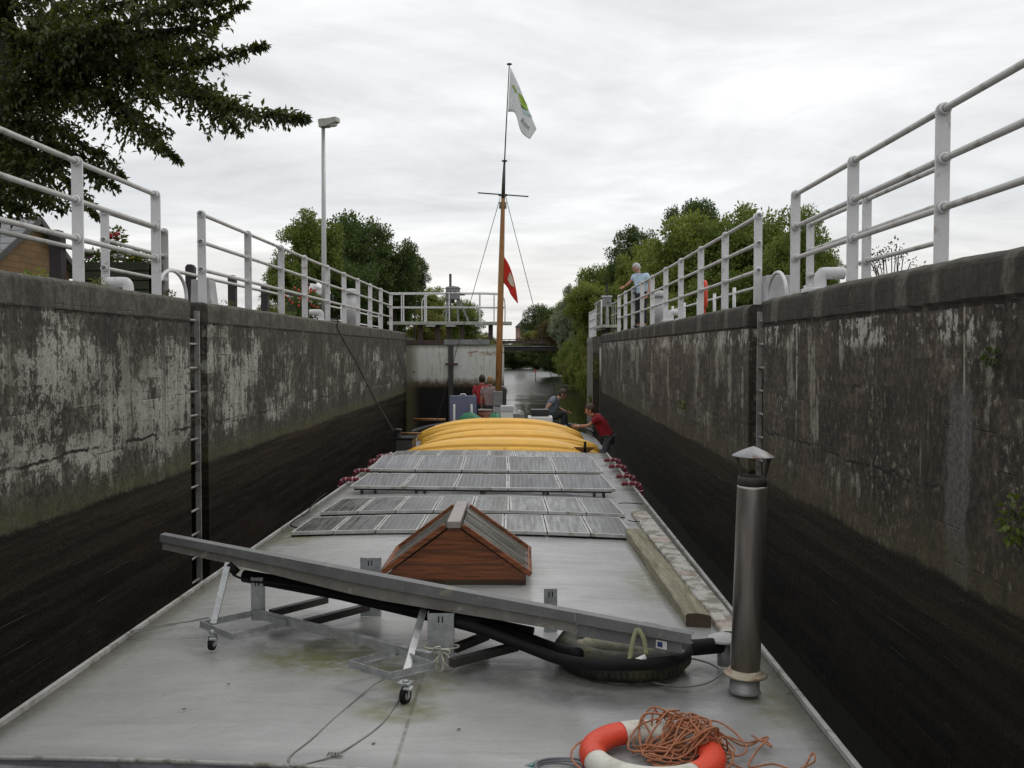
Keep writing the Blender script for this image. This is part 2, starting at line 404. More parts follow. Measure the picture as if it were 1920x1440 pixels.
    if left:
        cc = g.mix(g.step(nz(2.0, 3.0, 1, 8, 0.7, 21.0), 0.3, 0.7), (0.060, 0.056, 0.046), (0.155, 0.145, 0.12))
        cc = g.mix(g.step(nz(5.0, 0.6, 1, 5, 0.6, 23.0), 0.5, 0.66, 0, 0.75), cc, (0.055, 0.05, 0.04))
        cc = g.mix(g.step(F2, .54, .68, 0, .5), cc, (0.05, 0.045, 0.038))
    else:
        cc = g.mix(g.step(nz(2.5, 2.0, 1, 8, 0.7, 21.0), 0.3, 0.7), (0.034, 0.030, 0.025), (0.080, 0.071, 0.057))
        cc = g.mix(g.step(g.math('ADD', nz(1.75, 0.02, 1, 1, 0.3, 23.0), g.math('MULTIPLY', F, 0.16)), 0.655, 0.70, 0, 0.75), cc, (0.17, 0.163, 0.135))
        cc = g.mix(g.step(F, 0.55, 0.7, 0, 0.5), cc, (0.12, 0.11, 0.09))
    cc = g.mix(g.step(z, 3.87, 3.93, 0, 0.6), cc, (0.20, 0.195, 0.165))
    cc = g.mix(g.step(FL, .36, .64, .55, 0), cc, (0.03, 0.027, 0.021))
    cc = g.mix(g.step(nz(3.0, 3.0, 1, 6, .7, 97.0), .56, .68, 0, .45), cc, (0.085, 0.082, 0.035))
    c = g.mix(cop, c, cc)
    jn = g.math('ABSOLUTE', g.math('SUBTRACT', zj, zc_ - .012))
    c = g.mix(g.math('MULTIPLY', g.step(g.math('SUBTRACT', jn, g.math('MULTIPLY', FL, .02)), .012, .0), g.step(F, .38, .55)), c, (0.018, 0.016, 0.013))
    if left:
        gb = g.math('MULTIPLY', g.step(zw, wet - 0.06, wet + 0.02), g.step(zw, wet + 0.30, wet + 0.04))
        c = g.mix(g.math('MULTIPLY', gb, g.step(F, 0.3, 0.62, 0.25, 0.85)), c, g.mix(F, (0.04, 0.04, 0.016), (0.105, 0.105, 0.04)))
    else:
        gb = g.math('MULTIPLY', g.step(zw, wet - 0.05, wet + 0.02), g.step(zw, wet + 0.5, wet + 0.05))
        c = g.mix(g.math('MULTIPLY', gb, g.step(F, 0.3, 0.65, 0.2, 0.75)), c, g.mix(F, (0.06, 0.045, 0.026), (0.13, 0.115, 0.06)))
    hs = nz(0.22, 8.0, 1, 8, 0.72, 31.0)
    wc = g.mix(g.step(hs, 0.38, 0.68), (0.0035, 0.003, 0.0026), (0.024, 0.018, 0.0125))
    wc = g.mix(g.step(nz(0.3, 2.0, 1, 5, 0.65, 33.0), 0.5, 0.7, 0, 0.6), wc, (0.028, 0.016, 0.0095))
    wc = g.mix(g.step(fine, .55, .72, 0, .5), wc, (0.03, 0.025, 0.018))
    sl = g.math('MULTIPLY', g.step(nz(0.5, 9.0, 1, 8, 0.75, 35.0), 0.635, 0.68), g.step(F, 0.5, 0.62))
    wc = g.mix(g.math('MULTIPLY', sl, 0.6), wc, (0.11, 0.10, 0.085))
    wc = g.mix(g.math('MULTIPLY', bl, 0.8), wc, (0.05, 0.042, 0.033))
    wc = g.mix(g.step(B, .52, .68, 0, .5), wc, (0.026, 0.021, 0.015))
    wc = g.mix(g.step(z, wet - 0.9, wet + 0.02, 0, 0.75), wc, g.mix(g.step(hs, .40, .62), (0.016, 0.013, 0.0085), (0.046, 0.036, 0.022)))  # paler near the wet line: the light's fade downwards is put into the colour
    l2 = g.math('MULTIPLY', g.step(nz(0.35, 13.0, 1, 6, 0.7, 45.0), 0.60, 0.66), g.step(F, 0.42, 0.6))
    wc = g.mix(g.math('MULTIPLY', l2, 0.55), wc, (0.055, 0.045, 0.032))
    wf = g.step(g.math('ADD', zw, g.math('MULTIPLY', g.math('SUBTRACT', F, 0.5), 0.14)), wet + 0.02, wet - 0.035)
    c = g.mix(wf, c, wc)
    h = g.math('ADD', g.math('MULTIPLY', F2, 0.5), g.math('ADD', g.math('MULTIPLY', F, 0.9), g.math('ADD', g.math('MULTIPLY', bl, -0.3), g.math('MULTIPLY', B, 0.5))))
    g.bump(h, 0.85, 0.035)
    return g.fin(c, g.math('SUBTRACT', 0.92, g.math('MULTIPLY', wf, 0.32)), 0, g.math('SUBTRACT', 0.35, g.math('MULTIPLY', wf, 0.22)))

M_wl = wallmat('concrete_left', True); M_wr = wallmat('concrete_right', False)

def roofmat():
    g = NG('grey_roof_paint'); o = g.obj(); x, y, z = g.sep(o)
    n1 = g.noise(o, 0.8, 6, 0.6); n2 = g.noise(g.mul(o, (0.5, 2.0, 1)), 2.3, 6, 0.65, 0.4); n3 = g.noise(o, 60, 4, 0.7); n4 = g.noise(o, 9, 6, 0.7)
    c = g.mix(g.step(n1, 0.3, 0.7), (0.285, 0.288, 0.284), (0.365, 0.368, 0.363))
    c = g.mix(g.step(n2, 0.5, 0.72, 0, 0.42), c, (0.205, 0.207, 0.20))
    c = g.mix(g.step(n4, 0.56, 0.75, 0, 0.28), c, (0.20, 0.20, 0.19))
    c = g.mix(g.step(n3, 0.62, 0.74, 0, 0.4), c, (0.16, 0.16, 0.15))
    # brush sweeps
    c = g.mix(g.step(g.noise(g.mul(o, (1.2, 26, 1)), 1.0, 4, 0.7, 1.2), 0.6, 0.74, 0, 0.22), c, (0.18, 0.18, 0.172))
    # dark specks of dirt
    v = g.voro(o, 7.0); c = g.mix(g.math('MULTIPLY', g.step(v, 0.075, 0.03), g.step(n4, 0.52, 0.6)), c, (0.07, 0.065, 0.05))
    # green growth where water stands
    def blob(cx, cy, rx, ry, k):
        d = g.math('ADD', g.math('POWER', g.math('DIVIDE', g.math('SUBTRACT', x, cx), rx), 2.0), g.math('POWER', g.math('DIVIDE', g.math('SUBTRACT', y, cy), ry), 2.0))
        return g.math('MULTIPLY', g.step(d, 1.0, 0.0), k)
    gm = None
    for a in ((-1.05, 6.45, 1.0, 0.55, 1.0), (-0.62, 6.0, 0.35, 0.45, 0.9), (1.05, 8.6, 0.22, 0.9, 0.8), (-2.6, 10.9, 0.55, 0.8, 0.9), (-0.6, 9.0, 1.1, 0.5, 0.35),
              (-0.7, 5.45, 0.35, 0.25, 0.8), (1.42, 5.7, 0.22, 0.5, 0.7), (-2.72, 8.5, 0.2, 4.0, 0.4), (1.5, 9.0, 0.16, 5.0, 0.4), (0.5, 6.2, 0.9, 0.6, 0.3)):
        b = blob(*a); gm = b if gm is None else g.math('MAXIMUM', gm, b)
    gm = g.math('MULTIPLY', gm, g.step(g.math('ADD', n4, g.math('MULTIPLY', n2, 0.4)), 0.45, 0.85))
    c = g.mix(g.math('MULTIPLY', gm, 1.0, clamp=True), c, (0.145, 0.140, 0.05))
    # soot and standing dirt beside the old tyre
    sm = g.math('MAXIMUM', blob(-0.1, 6.05, 0.55, 0.4, 0.75), blob(0.45, 5.75, 0.8, 0.28, 0.6))
    c = g.mix(g.math('MULTIPLY', sm, g.step(n4, 0.3, 0.7, 0.5, 1.0)), c, (0.10, 0.10, 0.095))
    # scuffs, rust pinpoints and a dirty rim along the edges
    sc1 = g.step(g.noise(g.mul(o, (14, 0.9, 1)), 1.6, 5, 0.75, 2.0), 0.685, 0.72); sc2 = g.step(g.noise(g.mul(o, (1.0, 17, 1)), 1.3, 5, 0.75, 2.4), 0.69, 0.725)
    c = g.mix(g.math('MULTIPLY', g.math('MAXIMUM', sc1, sc2), 0.4), c, (0.15, 0.15, 0.145))
    vr = g.voro(o, 3.3); c = g.mix(g.math('MULTIPLY', g.step(vr, 0.05, 0.015), g.step(n2, 0.5, 0.6)), c, (0.15, 0.075, 0.035))
    drip = g.math('MULTIPLY', g.step(g.noise(g.mul(o, (0.7, 5.0, 1)), 1.4, 6, 0.7, 1.0), 0.58, 0.70), 0.35)
    c = g.mix(drip, c, (0.21, 0.205, 0.185))
    ex = g.math('MINIMUM', g.math('SUBTRACT', 1.62, x), g.math('SUBTRACT', x, g.math('ADD', -2.94, g.math('MULTIPLY', y, 0.015))))
    c = g.mix(g.math('MULTIPLY', g.step(g.math('ADD', ex, g.math('MULTIPLY', g.math('SUBTRACT', n4, .5), .25)), 0.16, 0.02), 0.7), c, (0.13, 0.125, 0.09))
    # welded sheet seams across and one lengthwise
    for y0 in (4.15, 6.95, 10.15, 13.2, 16.3):
        d = g.math('ABSOLUTE', g.math('SUBTRACT', g.math('ADD', y, g.math('MULTIPLY', n1, 0.05)), y0))
        c = g.mix(g.math('MULTIPLY', g.step(d, 0.012, 0.003), g.step(n4, 0.4, 0.6, 0.2, 0.6)), c, (0.16, 0.16, 0.14))
    d = g.math('ABSOLUTE', g.math('SUBTRACT', g.math('ADD', x, g.math('MULTIPLY', n4, 0.012)), -0.62))
    c = g.mix(g.math('MULTIPLY', g.math('MULTIPLY', g.step(d, 0.016, 0.004), g.step(y, 6.4, 6.0)), g.step(n4, 0.35, 0.55, 0.3, 0.85)), c, (0.14, 0.13, 0.09))
    g.bump(g.math('ADD', g.math('MULTIPLY', n1, 1.2), g.math('MULTIPLY', n3, 0.05)), 0.35, 0.05)
    return g.fin(c, g.step(n2, 0.3, 0.7, 0.20, 0.42), 0, 0.5)
M_roof = roofmat()
M_hull = mat('black_hull', (0.02, 0.02, 0.022), 0.5)
M_trim = mat('pale_trim', (0.40, 0.40, 0.385), 0.5, dirt=(0.12, 0.11, 0.07), da=0.6, ds=6)
M_lowdeck = mat('purple_grey_deck', (0.20, 0.20, 0.225), 0.6, dirt=(0.10, 0.095, 0.08), ds=4)
M_rail = mat('white_rail_paint', (0.62, 0.615, 0.625), 0.45, var=0.07, dirt=(0.36, 0.33, 0.27), da=0.32, ds=7, fine=0.06, bump=0.05)
M_pipe = mat('grey_rail_pipe', (0.49, 0.485, 0.465), 0.42, var=0.1, dirt=(0.22, 0.205, 0.165), da=0.45, ds=4, fine=0.08, bump=0.05)
M_galv = mat('galvanised', (0.42, 0.435, 0.44), 0.42, 0.55, var=0.18, vs=18, fine=0.15, fs=90)
M_alu = mat('grey_aluminium', (0.175, 0.178, 0.178), 0.5, 0.25, var=0.12, vs=4, dirt=(0.30, 0.28, 0.22), da=0.25, ds=9)
M_alu2 = mat('dull_aluminium', (0.235, 0.225, 0.20), 0.55, 0.2, var=0.15, vs=5, dirt=(0.42, 0.40, 0.34), da=0.3, ds=16)
M_inox = mat('stainless', (0.36, 0.345, 0.315), 0.40, 0.85, var=0.12, vs=3, fine=0.06, stretch=(4, 4, 0.4), dirt=(0.24, 0.21, 0.16), da=0.25, ds=3, bump=0.05)
M_soot = mat('sooted_steel', (0.07, 0.06, 0.055), 0.6, 0.5)
M_capm = mat('weathered_cap', (0.30, 0.30, 0.31), 0.5, 0.4, dirt=(0.16, 0.10, 0.07), da=0.5, ds=9)
M_black = mat('black_rubber', (0.010, 0.010, 0.011), 0.7, spec=.2)
M_tyre = mat('mossy_tyre', (0.024, 0.024, 0.022), 0.75, dirt=(0.085, 0.085, 0.038), da=0.75, ds=7, bump=0.4)
M_oldfender = mat('weathered_fender', (0.40, 0.38, 0.30), 0.8, dirt=(0.13, 0.12, 0.05), da=0.9, ds=6, bump=0.5)
M_wood = mat('varnished_wood', (0.225, 0.072, 0.024), 0.30, var=0.4, vs=2.5, stretch=(1.2, 1, 16), fine=0.25, fs=14, dirt=(0.06, 0.02, 0.01), da=0.45, ds=2.2)
M_ridge = mat('grey_brown_ridge', (0.27, 0.235, 0.215), 0.35, dirt=(0.16, 0.11, 0.085), ds=5)
M_mast = mat('mast_wood', (0.30, 0.135, 0.035), 0.4, var=0.35, vs=2, stretch=(8, 8, 0.7), dirt=(0.10, 0.04, 0.015), da=0.5, ds=2)
M_dkmetal = mat('dark_metal', (0.055, 0.052, 0.05), 0.5, 0.3)
M_plank = mat('grey_green_plank', (0.31, 0.285, 0.205), 0.85, var=0.35, vs=3, stretch=(9, 0.8, 9), fine=0.3, fs=18, dirt=(0.115, 0.10, 0.045), da=0.75, ds=1.6, bump=0.5)
M_endgrain = mat('dark_end_grain', (0.085, 0.06, 0.042), 0.9, vs=20, bump=0.5)
def ppmat():
    g = NG('painted_plank'); o = g.obj(); x, y, z = g.sep(o)
    n = g.noise(o, 7, 6, 0.7); n2 = g.noise(g.mul(o, (9, 0.8, 9)), 3, 5, 0.6)
    base = g.mix(n2, (0.17, 0.155, 0.115), (0.30, 0.28, 0.23))
    wh = g.mix(n2, (0.42, 0.41, 0.37), (0.56, 0.55, 0.51))
    c = g.mix(g.step(n, 0.44, 0.54), base, wh)
    band = g.step(g.math('ABSOLUTE', g.math('SUBTRACT', g.math('FRACT', g.math('MULTIPLY', y, 0.62)), 0.5)), 0.075, 0.06)
    c = g.mix(g.math('MULTIPLY', g.math('MULTIPLY', band, 0.55), g.step(n, 0.44, 0.54)), c, (0.43, 0.29, 0.235))
    g.bump(n2, 0.4, 0.006); return g.fin(c, 0.8)
M_pplank = ppmat()
def panelmat(name, c0, c1, dirt, k):
    g = NG(name); o = g.obj(); x, y, z = g.sep(o)
    info = g.n('ShaderNodeObjectInfo').outputs['Random']
    off = g.math('MULTIPLY', info, 40.0)
    p = g.comb(g.math('ADD', x, off), y, off)
    n = g.noise(p, 2.2, 5, 0.6, 0.5); n2 = g.noise(g.comb(g.math('MULTIPLY', g.math('ADD', x, off), 14.0), g.math('MULTIPLY', y, 1.0), off), 1.2, 5, 0.7)
    c = g.mix(g.step(n, 0.35, 0.65), c0, c1)
    lx = g.math('ABSOLUTE', g.math('SUBTRACT', g.math('FRACT', g.math('MULTIPLY', x, 16.0)), 0.5))
    ly = g.math('ABSOLUTE', g.math('SUBTRACT', g.math('FRACT', g.math('MULTIPLY', y, 8.0)), 0.5))
    ln = g.math('MAXIMUM', g.step(lx, 0.11, 0.05), g.math('MULTIPLY', g.step(ly, 0.03, 0.015), 0.5))
    c = g.mix(g.math('MULTIPLY', ln, 0.3), c, (0.38, 0.39, 0.40))
    c = g.mix(g.math('MULTIPLY', g.step(n2, 0.42, 0.66), k), c, dirt)
    return g.fin(c, g.step(n2, 0.3, 0.75, 0.15, 0.45), 0, 0.45)
M_pv = panelmat('solar_cells', (0.042, 0.044, 0.050), (0.070, 0.072, 0.078), (0.115, 0.115, 0.11), 0.22)
M_pvflat = panelmat('flat_solar_cells', (0.036, 0.038, 0.038), (0.085, 0.088, 0.085), (0.15, 0.15, 0.13), 0.38)
M_pvframe = mat('panel_frame', (0.50, 0.50, 0.49), 0.45, 0.3, dirt=(0.22, 0.21, 0.14), da=0.45, ds=8)
M_redspool = mat('red_spool', (0.22, 0.012, 0.03), 0.4)
M_pinkspool = mat('pink_spool', (0.62, 0.42, 0.45), 0.5)
M_ky = mat('yellow_kayak', (0.84, 0.48, 0.075), 0.42, var=0.08, vs=2, dirt=(0.45, 0.22, 0.03), da=0.2, ds=3, fine=0.04)
M_kydark = mat('kayak_cockpit', (0.19, 0.075, 0.012), 0.6)
M_white = mat('white_paint', (0.72, 0.72, 0.70), 0.45, var=0.05)
M_blue = mat('slate_blue', (0.15, 0.16, 0.255), 0.5, var=0.1)
M_green = mat('green_tarp', (0.012, 0.16, 0.07), 0.5)
M_orange = None
def buoymat():
    g = NG('lifebuoy_white'); o = g.obj()
    n = g.noise(o, 7, 6, 0.7); n2 = g.noise(o, 40, 4, 0.7)
    c = g.mix(g.step(n, 0.5, 0.7, 0, 0.7), (0.64, 0.63, 0.56), (0.42, 0.40, 0.33))
    c = g.mix(g.step(n2, 0.62, 0.72, 0, 0.5), c, (0.25, 0.23, 0.18))
    g.bump(n, 0.2, 0.005)
    return g.fin(c, 0.6)
M_bwhite = buoymat()
M_bred = mat('lifebuoy_red', (0.72, 0.065, 0.026), 0.55, var=0.1, vs=4, dirt=(0.55, 0.06, 0.03), da=0.3, ds=8)
M_rope = mat('orange_rope', (0.40, 0.165, 0.085), 0.85, var=0.25, vs=25, bump=0.4)
M_wrope = mat('white_cord', (0.58, 0.57, 0.47), 0.85, vs=20)
M_wire = mat('grey_wire', (0.20, 0.20, 0.19), 0.5, 0.2, vs=10)
M_strap = mat('green_strap', (0.33, 0.34, 0.19), 0.8)
M_mrope = mat('dark_mooring_rope', (0.035, 0.03, 0.024), 0.9, vs=30, bump=0.5)
M_iron = mat('ladder_iron', (0.31, 0.305, 0.29), 0.55, 0.2, dirt=(0.12, 0.065, 0.035), da=0.5, ds=7)
M_darkwood = mat('dark_post_wood', (0.045, 0.035, 0.038), 0.85, bump=0.4)
M_planter = mat('planter_wood', (0.06, 0.065, 0.045), 0.85, bump=0.4)
M_grey = mat('grey_machine_paint', (0.22, 0.225, 0.225), 0.5, dirt=(0.13, 0.12, 0.09), da=0.4, ds=5)
M_greyl = mat('pale_machine_paint', (0.45, 0.45, 0.455), 0.5, dirt=(0.27, 0.26, 0.22), da=0.3, ds=5)
M_lampgrey = mat('lamp_pole_grey', (0.36, 0.365, 0.365), 0.4, 0.3, var=0.08)
M_lamphead = mat('lamp_head', (0.34, 0.34, 0.30), 0.5)
M_glass = mat('lamp_glass', (0.45, 0.46, 0.44), 0.2, bump=0)
M_skin = mat('skin', (0.46, 0.235, 0.16), 0.55, var=0.08, bump=0)
M_hairdk = mat('dark_hair', (0.022, 0.014, 0.010), 0.6, vs=60, bump=0.5)
M_hairbr = mat('brown_hair', (0.05, 0.027, 0.016), 0.6, vs=60, bump=0.5)
M_hairbl = mat('blond_hair', (0.27, 0.17, 0.075), 0.6, vs=60, bump=0.5)
M_hairgr = mat('grey_hair', (0.42, 0.41, 0.39), 0.6, vs=60, bump=0.5)
M_redsh = mat('red_shirt', (0.35, 0.028, 0.035), 0.85, vs=5)
M_dredsh = mat('dark_red_polo', (0.24, 0.009, 0.018), 0.85, vs=5)
M_mauvesh = mat('mauve_shirt', (0.30, 0.225, 0.215), 0.85, vs=5)
M_greysh = mat('grey_blue_shirt', (0.155, 0.185, 0.215), 0.85, vs=5)
M_bluesh = mat('light_blue_shirt', (0.42, 0.55, 0.66), 0.8, vs=5)
M_whitesh = mat('white_shirt', (0.75, 0.75, 0.75), 0.8)
M_navy = mat('navy_trousers', (0.018, 0.019, 0.028), 0.85)
M_greytr = mat('grey_trousers', (0.085, 0.09, 0.105), 0.85)
M_dktr = mat('dark_trousers', (0.028, 0.032, 0.036), 0.85)
M_shoe = mat('dark_shoes', (0.02, 0.02, 0.02), 0.5)
M_bark = mat('bark', (0.05, 0.042, 0.034), 0.95, vs=4, stretch=(3, 3, 0.6), bump=0.7, dist=0.02)
LEAF_near = leafmat('cherry_leaves', (0.017, 0.024, 0.007), (0.044, 0.057, 0.015), (0.11, 0.125, 0.03), 0.3)
LEAF_dark = leafmat('dark_leaves', (0.026, 0.048, 0.015), (0.062, 0.096, 0.028), (0.125, 0.165, 0.05))
LEAF_mid = leafmat('mid_leaves', (0.055, 0.09, 0.018), (0.135, 0.185, 0.04), (0.24, 0.285, 0.075))
LEAF_lime = leafmat('lime_leaves', (0.075, 0.11, 0.022), (0.18, 0.22, 0.05), (0.30, 0.325, 0.085))
LEAF_olive = leafmat('olive_leaves', (0.065, 0.08, 0.02), (0.15, 0.155, 0.042), (0.26, 0.24, 0.07))
LEAF_grey = leafmat('silver_leaves', (0.10, 0.12, 0.07), (0.21, 0.24, 0.16), (0.34, 0.37, 0.27))
LEAF_rust = leafmat('rusty_leaves', (0.045, 0.035, 0.015), (0.095, 0.075, 0.03), (0.15, 0.11, 0.05))
M_grass = mat('grass', (0.035, 0.055, 0.016), 0.95, var=0.35, vs=0.5, fine=0.3, fs=8, bump=0.6, dist=0.05)
def watermat():
    g = NG('canal_water'); o = g.obj()
    n1 = g.noise(g.mul(o, (0.8, 1.0, 1)), 0.45, 3, 0.5, 0.6); n2 = g.noise(g.mul(o, (0.5, 1.3, 1)), 2.2, 2, 0.5); n3 = g.noise(o, 0.12, 3, 0.5)
    a = g.math('MULTIPLY', g.step(n3, 0.42, 0.62, 0.4, 1.0), g.step(g.sep(o)[1], 50, 80, .35, 2.4))
    g.bump(g.math('MULTIPLY', g.math('ADD', n1, g.math('MULTIPLY', n2, 0.16)), a), 0.6, 0.09)
    return g.fin((0.014, 0.016, 0.010), g.step(g.sep(o)[1], 48, 90, 0.07, 0.20), 0, 0.5)
M_water = watermat()
def gatemat():
    g = NG('weathered_gate_plate'); o = g.obj(); x, y, z = g.sep(o)
    st = g.noise(g.comb(g.math('MULTIPLY', x, 7.0), 0.0, g.math('MULTIPLY', z, 0.5)), 1.0, 5, 0.65); n = g.noise(o, 5, 6, 0.7)
    c = g.mix(g.step(st, 0.3, 0.7), (0.46, 0.475, 0.43), (0.68, 0.69, 0.64))
    c = g.mix(g.math('MULTIPLY', g.step(st, 0.52, 0.68), g.step(n, 0.35, 0.6)), c, (0.19, 0.16, 0.085))
    c = g.mix(g.step(n, 0.60, 0.68, 0, 0.9), c, (0.13, 0.07, 0.035))
    # rust seam near the top, right half
    rs = g.math('MULTIPLY', g.step(g.math('ABSOLUTE', g.math('SUBTRACT', g.math('ADD', z, g.math('MULTIPLY', n, 0.25)), 3.32)), 0.10, 0.04), g.step(x, 2.1, 2.3))
    rs = g.math('MULTIPLY', rs, g.step(g.noise(g.mul(o, (1.6, 1, 7)), 1.6, 6, 0.7), 0.44, 0.58))
    c = g.mix(rs, c, (0.25, 0.085, 0.028))
    c = g.mix(g.step(g.math('ADD', z, g.math('MULTIPLY', n, 0.2)), 3.42, 3.58, 0, 0.8), c, (0.19, 0.19, 0.13))
    c = g.mix(g.step(g.math('ADD', z, g.math('ADD', g.math('MULTIPLY', n, 0.5), g.math('MULTIPLY', st, 0.3))), 2.78, 2.50), c, g.mix(n, (0.06, 0.04, 0.022), (0.13, 0.09, 0.05)))
    c = g.mix(g.step(g.math('ADD', z, g.math('MULTIPLY', n, 0.22)), 2.22, 2.08), c, (0.010, 0.008, 0.007))
    c = g.mix(g.math('MULTIPLY', g.step(x, 0.55, 0.1), 0.75), c, (0.13, 0.115, 0.055))
    g.bump(n, 0.4, 0.01)
    return g.fin(c, 0.75, 0, 0.3)
M_gate = gatemat()
M_girder = mat('brown_girder', (0.07, 0.045, 0.038), 0.8, dirt=(0.05, 0.055, 0.03))
M_walk = mat('mossy_walkway', (0.36, 0.385, 0.33), 0.8, dirt=(0.22, 0.24, 0.16), da=0.6, ds=4)
# ================================================================== GROUND AND WATER
def land(x, y):
    if y < 48:
        return -2.0 if -5.1 < x < 4.0 else 3.90
    if y > 188:
        return 1.0
    if -4.7 <= x <= 4.3: return -2.0
    d = (-4.7 - x) if x < 0 else (x - 4.3)
    return min(3.3, -0.4 + d * 0.85)
gx = [-1500, -500, -200, -80, -40, -20, -13, -9, -7.5, -6.2, -5.3, -5.0, -4.7, 0, 3.6, 4.1, 4.4, 5.2, 6.5, 8, 10, 14, 20, 40, 80, 200, 500, 1500]
gy = [-80, -20, 0, 10, 20, 30, 40, 47.9, 48.1, 52, 60, 75, 95, 120, 150, 187, 190, 200, 300, 600, 2500]
MB().grid([[(x, y, land(x, y)) for x in gx] for y in gy], smooth=False).build('ground', M_grass, origin=(0,0,0))['kind'] = 'structure'
wr = [[(x, y, 0) for x in np.linspace(-9, 9, 10)] for y in np.linspace(-14, 200, 60)]
MB().grid(wr).build('water', M_water, origin=(0,0,0))['kind'] = 'structure'

# ================================================================== LOCK WALLS
def wall_section(mb, X, sgn, y0, y1, ztop=WT, jit=1.0, depth=1.15):
    hc = .27 if sgn > 0 else .31; pr = .008 if sgn > 0 else .02
    # sgn: +1 the face looks towards +x (left wall), -1 towards -x (right wall)
    n = max(2, int((y1 - y0) / 0.16)); rows = []
    rr = 0.07 if sgn > 0 else 0.11
    for i in range(n + 1):
        y = y0 + (y1 - y0) * i / n
        j = lambda a: random.uniform(-a, a) * jit
        w = 0.010 * math.sin(y * 0.9) + 0.006 * math.sin(y * 2.7 + 1)
        prof = [(0.0, -1.6), (0.0, 1.0), (0.0, 2.2), (j(.003), 3.2), (j(.004), ztop - hc - .01 + j(.006)), (pr + j(.006), ztop - hc + .012 + j(.008))]
        prof += [(pr + j(.004), ztop - rr - .03)]
        for q in range(1, 6):
            t = q / 5 * math.pi / 2
            prof.append((pr - rr + rr * math.cos(t) + j(.004), ztop - rr + rr * math.sin(t) + w * .5 + j(.004)))
        prof += [(-0.5, ztop + j(.003)), (-depth, ztop), (-depth, -1.6)]
        rows.append([(X + sgn * a, y, b) for a, b in prof])
    m = len(rows[0]); b = len(mb.v)
    mb.grid(rows, smooth=False, closed=True)
    mb.f.append(tuple(range(b, b + m))); mb.sm.append(False)
    mb.f.append(tuple(range(b + n * m, b + n * m + m))); mb.sm.append(False)
LR0, LR1 = 12.05, 12.72        # left ladder recess
RR0, RR1 = 12.35, 13.15        # right ladder recess
LEND, REND = 34.1, 38.6
mb = MB()
wall_section(mb, XL, 1, -8, LR0); wall_section(mb, XL, 1, LR1, LEND, WT - 0.01)
mb.box(XL - 1.1, XL - 0.26, LR0 - .02, LR1 + .02, -1.6, WT - 0.06)
mb.box(XL - 1.6, XL - 0.75, LEND - .05, 47.0, -1.6, WT - 0.5)
tag(mb.build('lock_wall', M_wl, origin=(XL, 0, 0)), 'long concrete lock wall on the left with peeling pale limewash over a green algae line', 'lock wall')
mb = MB()
wall_section(mb, XR, -1, -8, RR0, WT + 0.01); wall_section(mb, XR, -1, RR1, REND, WT - 0.01)
mb.box(XR + 0.26, XR + 1.1, RR0 - .02, RR1 + .02, -1.6, WT - 0.06)
mb.box(XR + 0.62, XR + 1.3, REND - .05, 43.3, -1.6, WT - 0.35)
tag(mb.build('lock_wall', M_wr, origin=(XR, 0, 0)), 'long dark brown concrete lock wall on the right with white lime runs and cracks', 'lock wall')
M_pier = mat('pier_concrete', (0.20, 0.19, 0.16), 0.9, var=0.35, vs=1.2, stretch=(4, 4, 0.5), fine=0.25, fs=14, dirt=(0.08, 0.07, 0.05), da=0.7, ds=1.5, bump=0.5)
mb = MB()
wall_section(mb, XR + .0, -1, 43.3, 47.3, WT - 0.02)
tag(mb.build('lock_pier', M_pier, origin=(XR, 0, 0)), 'pale grey concrete pier past the gate recess at the end of the right wall', 'pier')

# ladders, each in its recess
def ladder(X, sgn, y0, y1, zt, zb, label, step=0.30):
    yc = (y0 + y1) / 2; x = X - sgn * 0.10
    t = thing('wall_ladder', label, 'ladder', (x, yc, zb))
    for yy in (y0, y1):
        MB().box(x - .035, x + .035, yy - .012, yy + .012, zb, zt).build('side_rail', M_iron, t, bevel=.003)
    z = zt - .12
    while z > zb + .05:
        MB().cyl((x, y0 + .011, z), (x, y1 - .011, z), .0155, n=8).build('rung', M_iron, t); z -= step
    for z in (zt - .35, zt - 1.9, zt - 3.2):
        MB().box(min(x, X - sgn*.27), max(x, X - sgn*.27), y0 + .014, y0 + .05, z, z + .05).build('bracket', M_iron, t)
ladder(XL, 1, 12.22, 12.62, WT - 0.13, 0.15, 'iron rung ladder let into the pale peeling left lock wall')
ladder(XR, -1, 12.55, 12.98, WT - 0.13, 0.15, 'iron rung ladder let into the dark right lock wall behind the chimney')
def hoop(X, sgn, ya, yb, label, h=0.30):
    pts = [(X - sgn * .12, ya, WT - .05)] + [(X - sgn * .12, (ya + yb) / 2 - (yb - ya) / 2 * math.cos(a), WT + .02 + h * math.sin(a)) for a in np.linspace(0.1, math.pi - 0.1, 14)] + [(X - sgn * .12, yb, WT - .3)]
    tag(MB().tube(pts, .022, 8).build('handrail_hoop', M_rail), label, 'grab hoop')
hoop(XL, 1, 11.35, 12.3, 'pale grab hoop over the top of the ladder in the left lock wall')
hoop(XR, -1, 11.75, 12.65, 'pale grab hoop over the top of the ladder in the right lock wall')

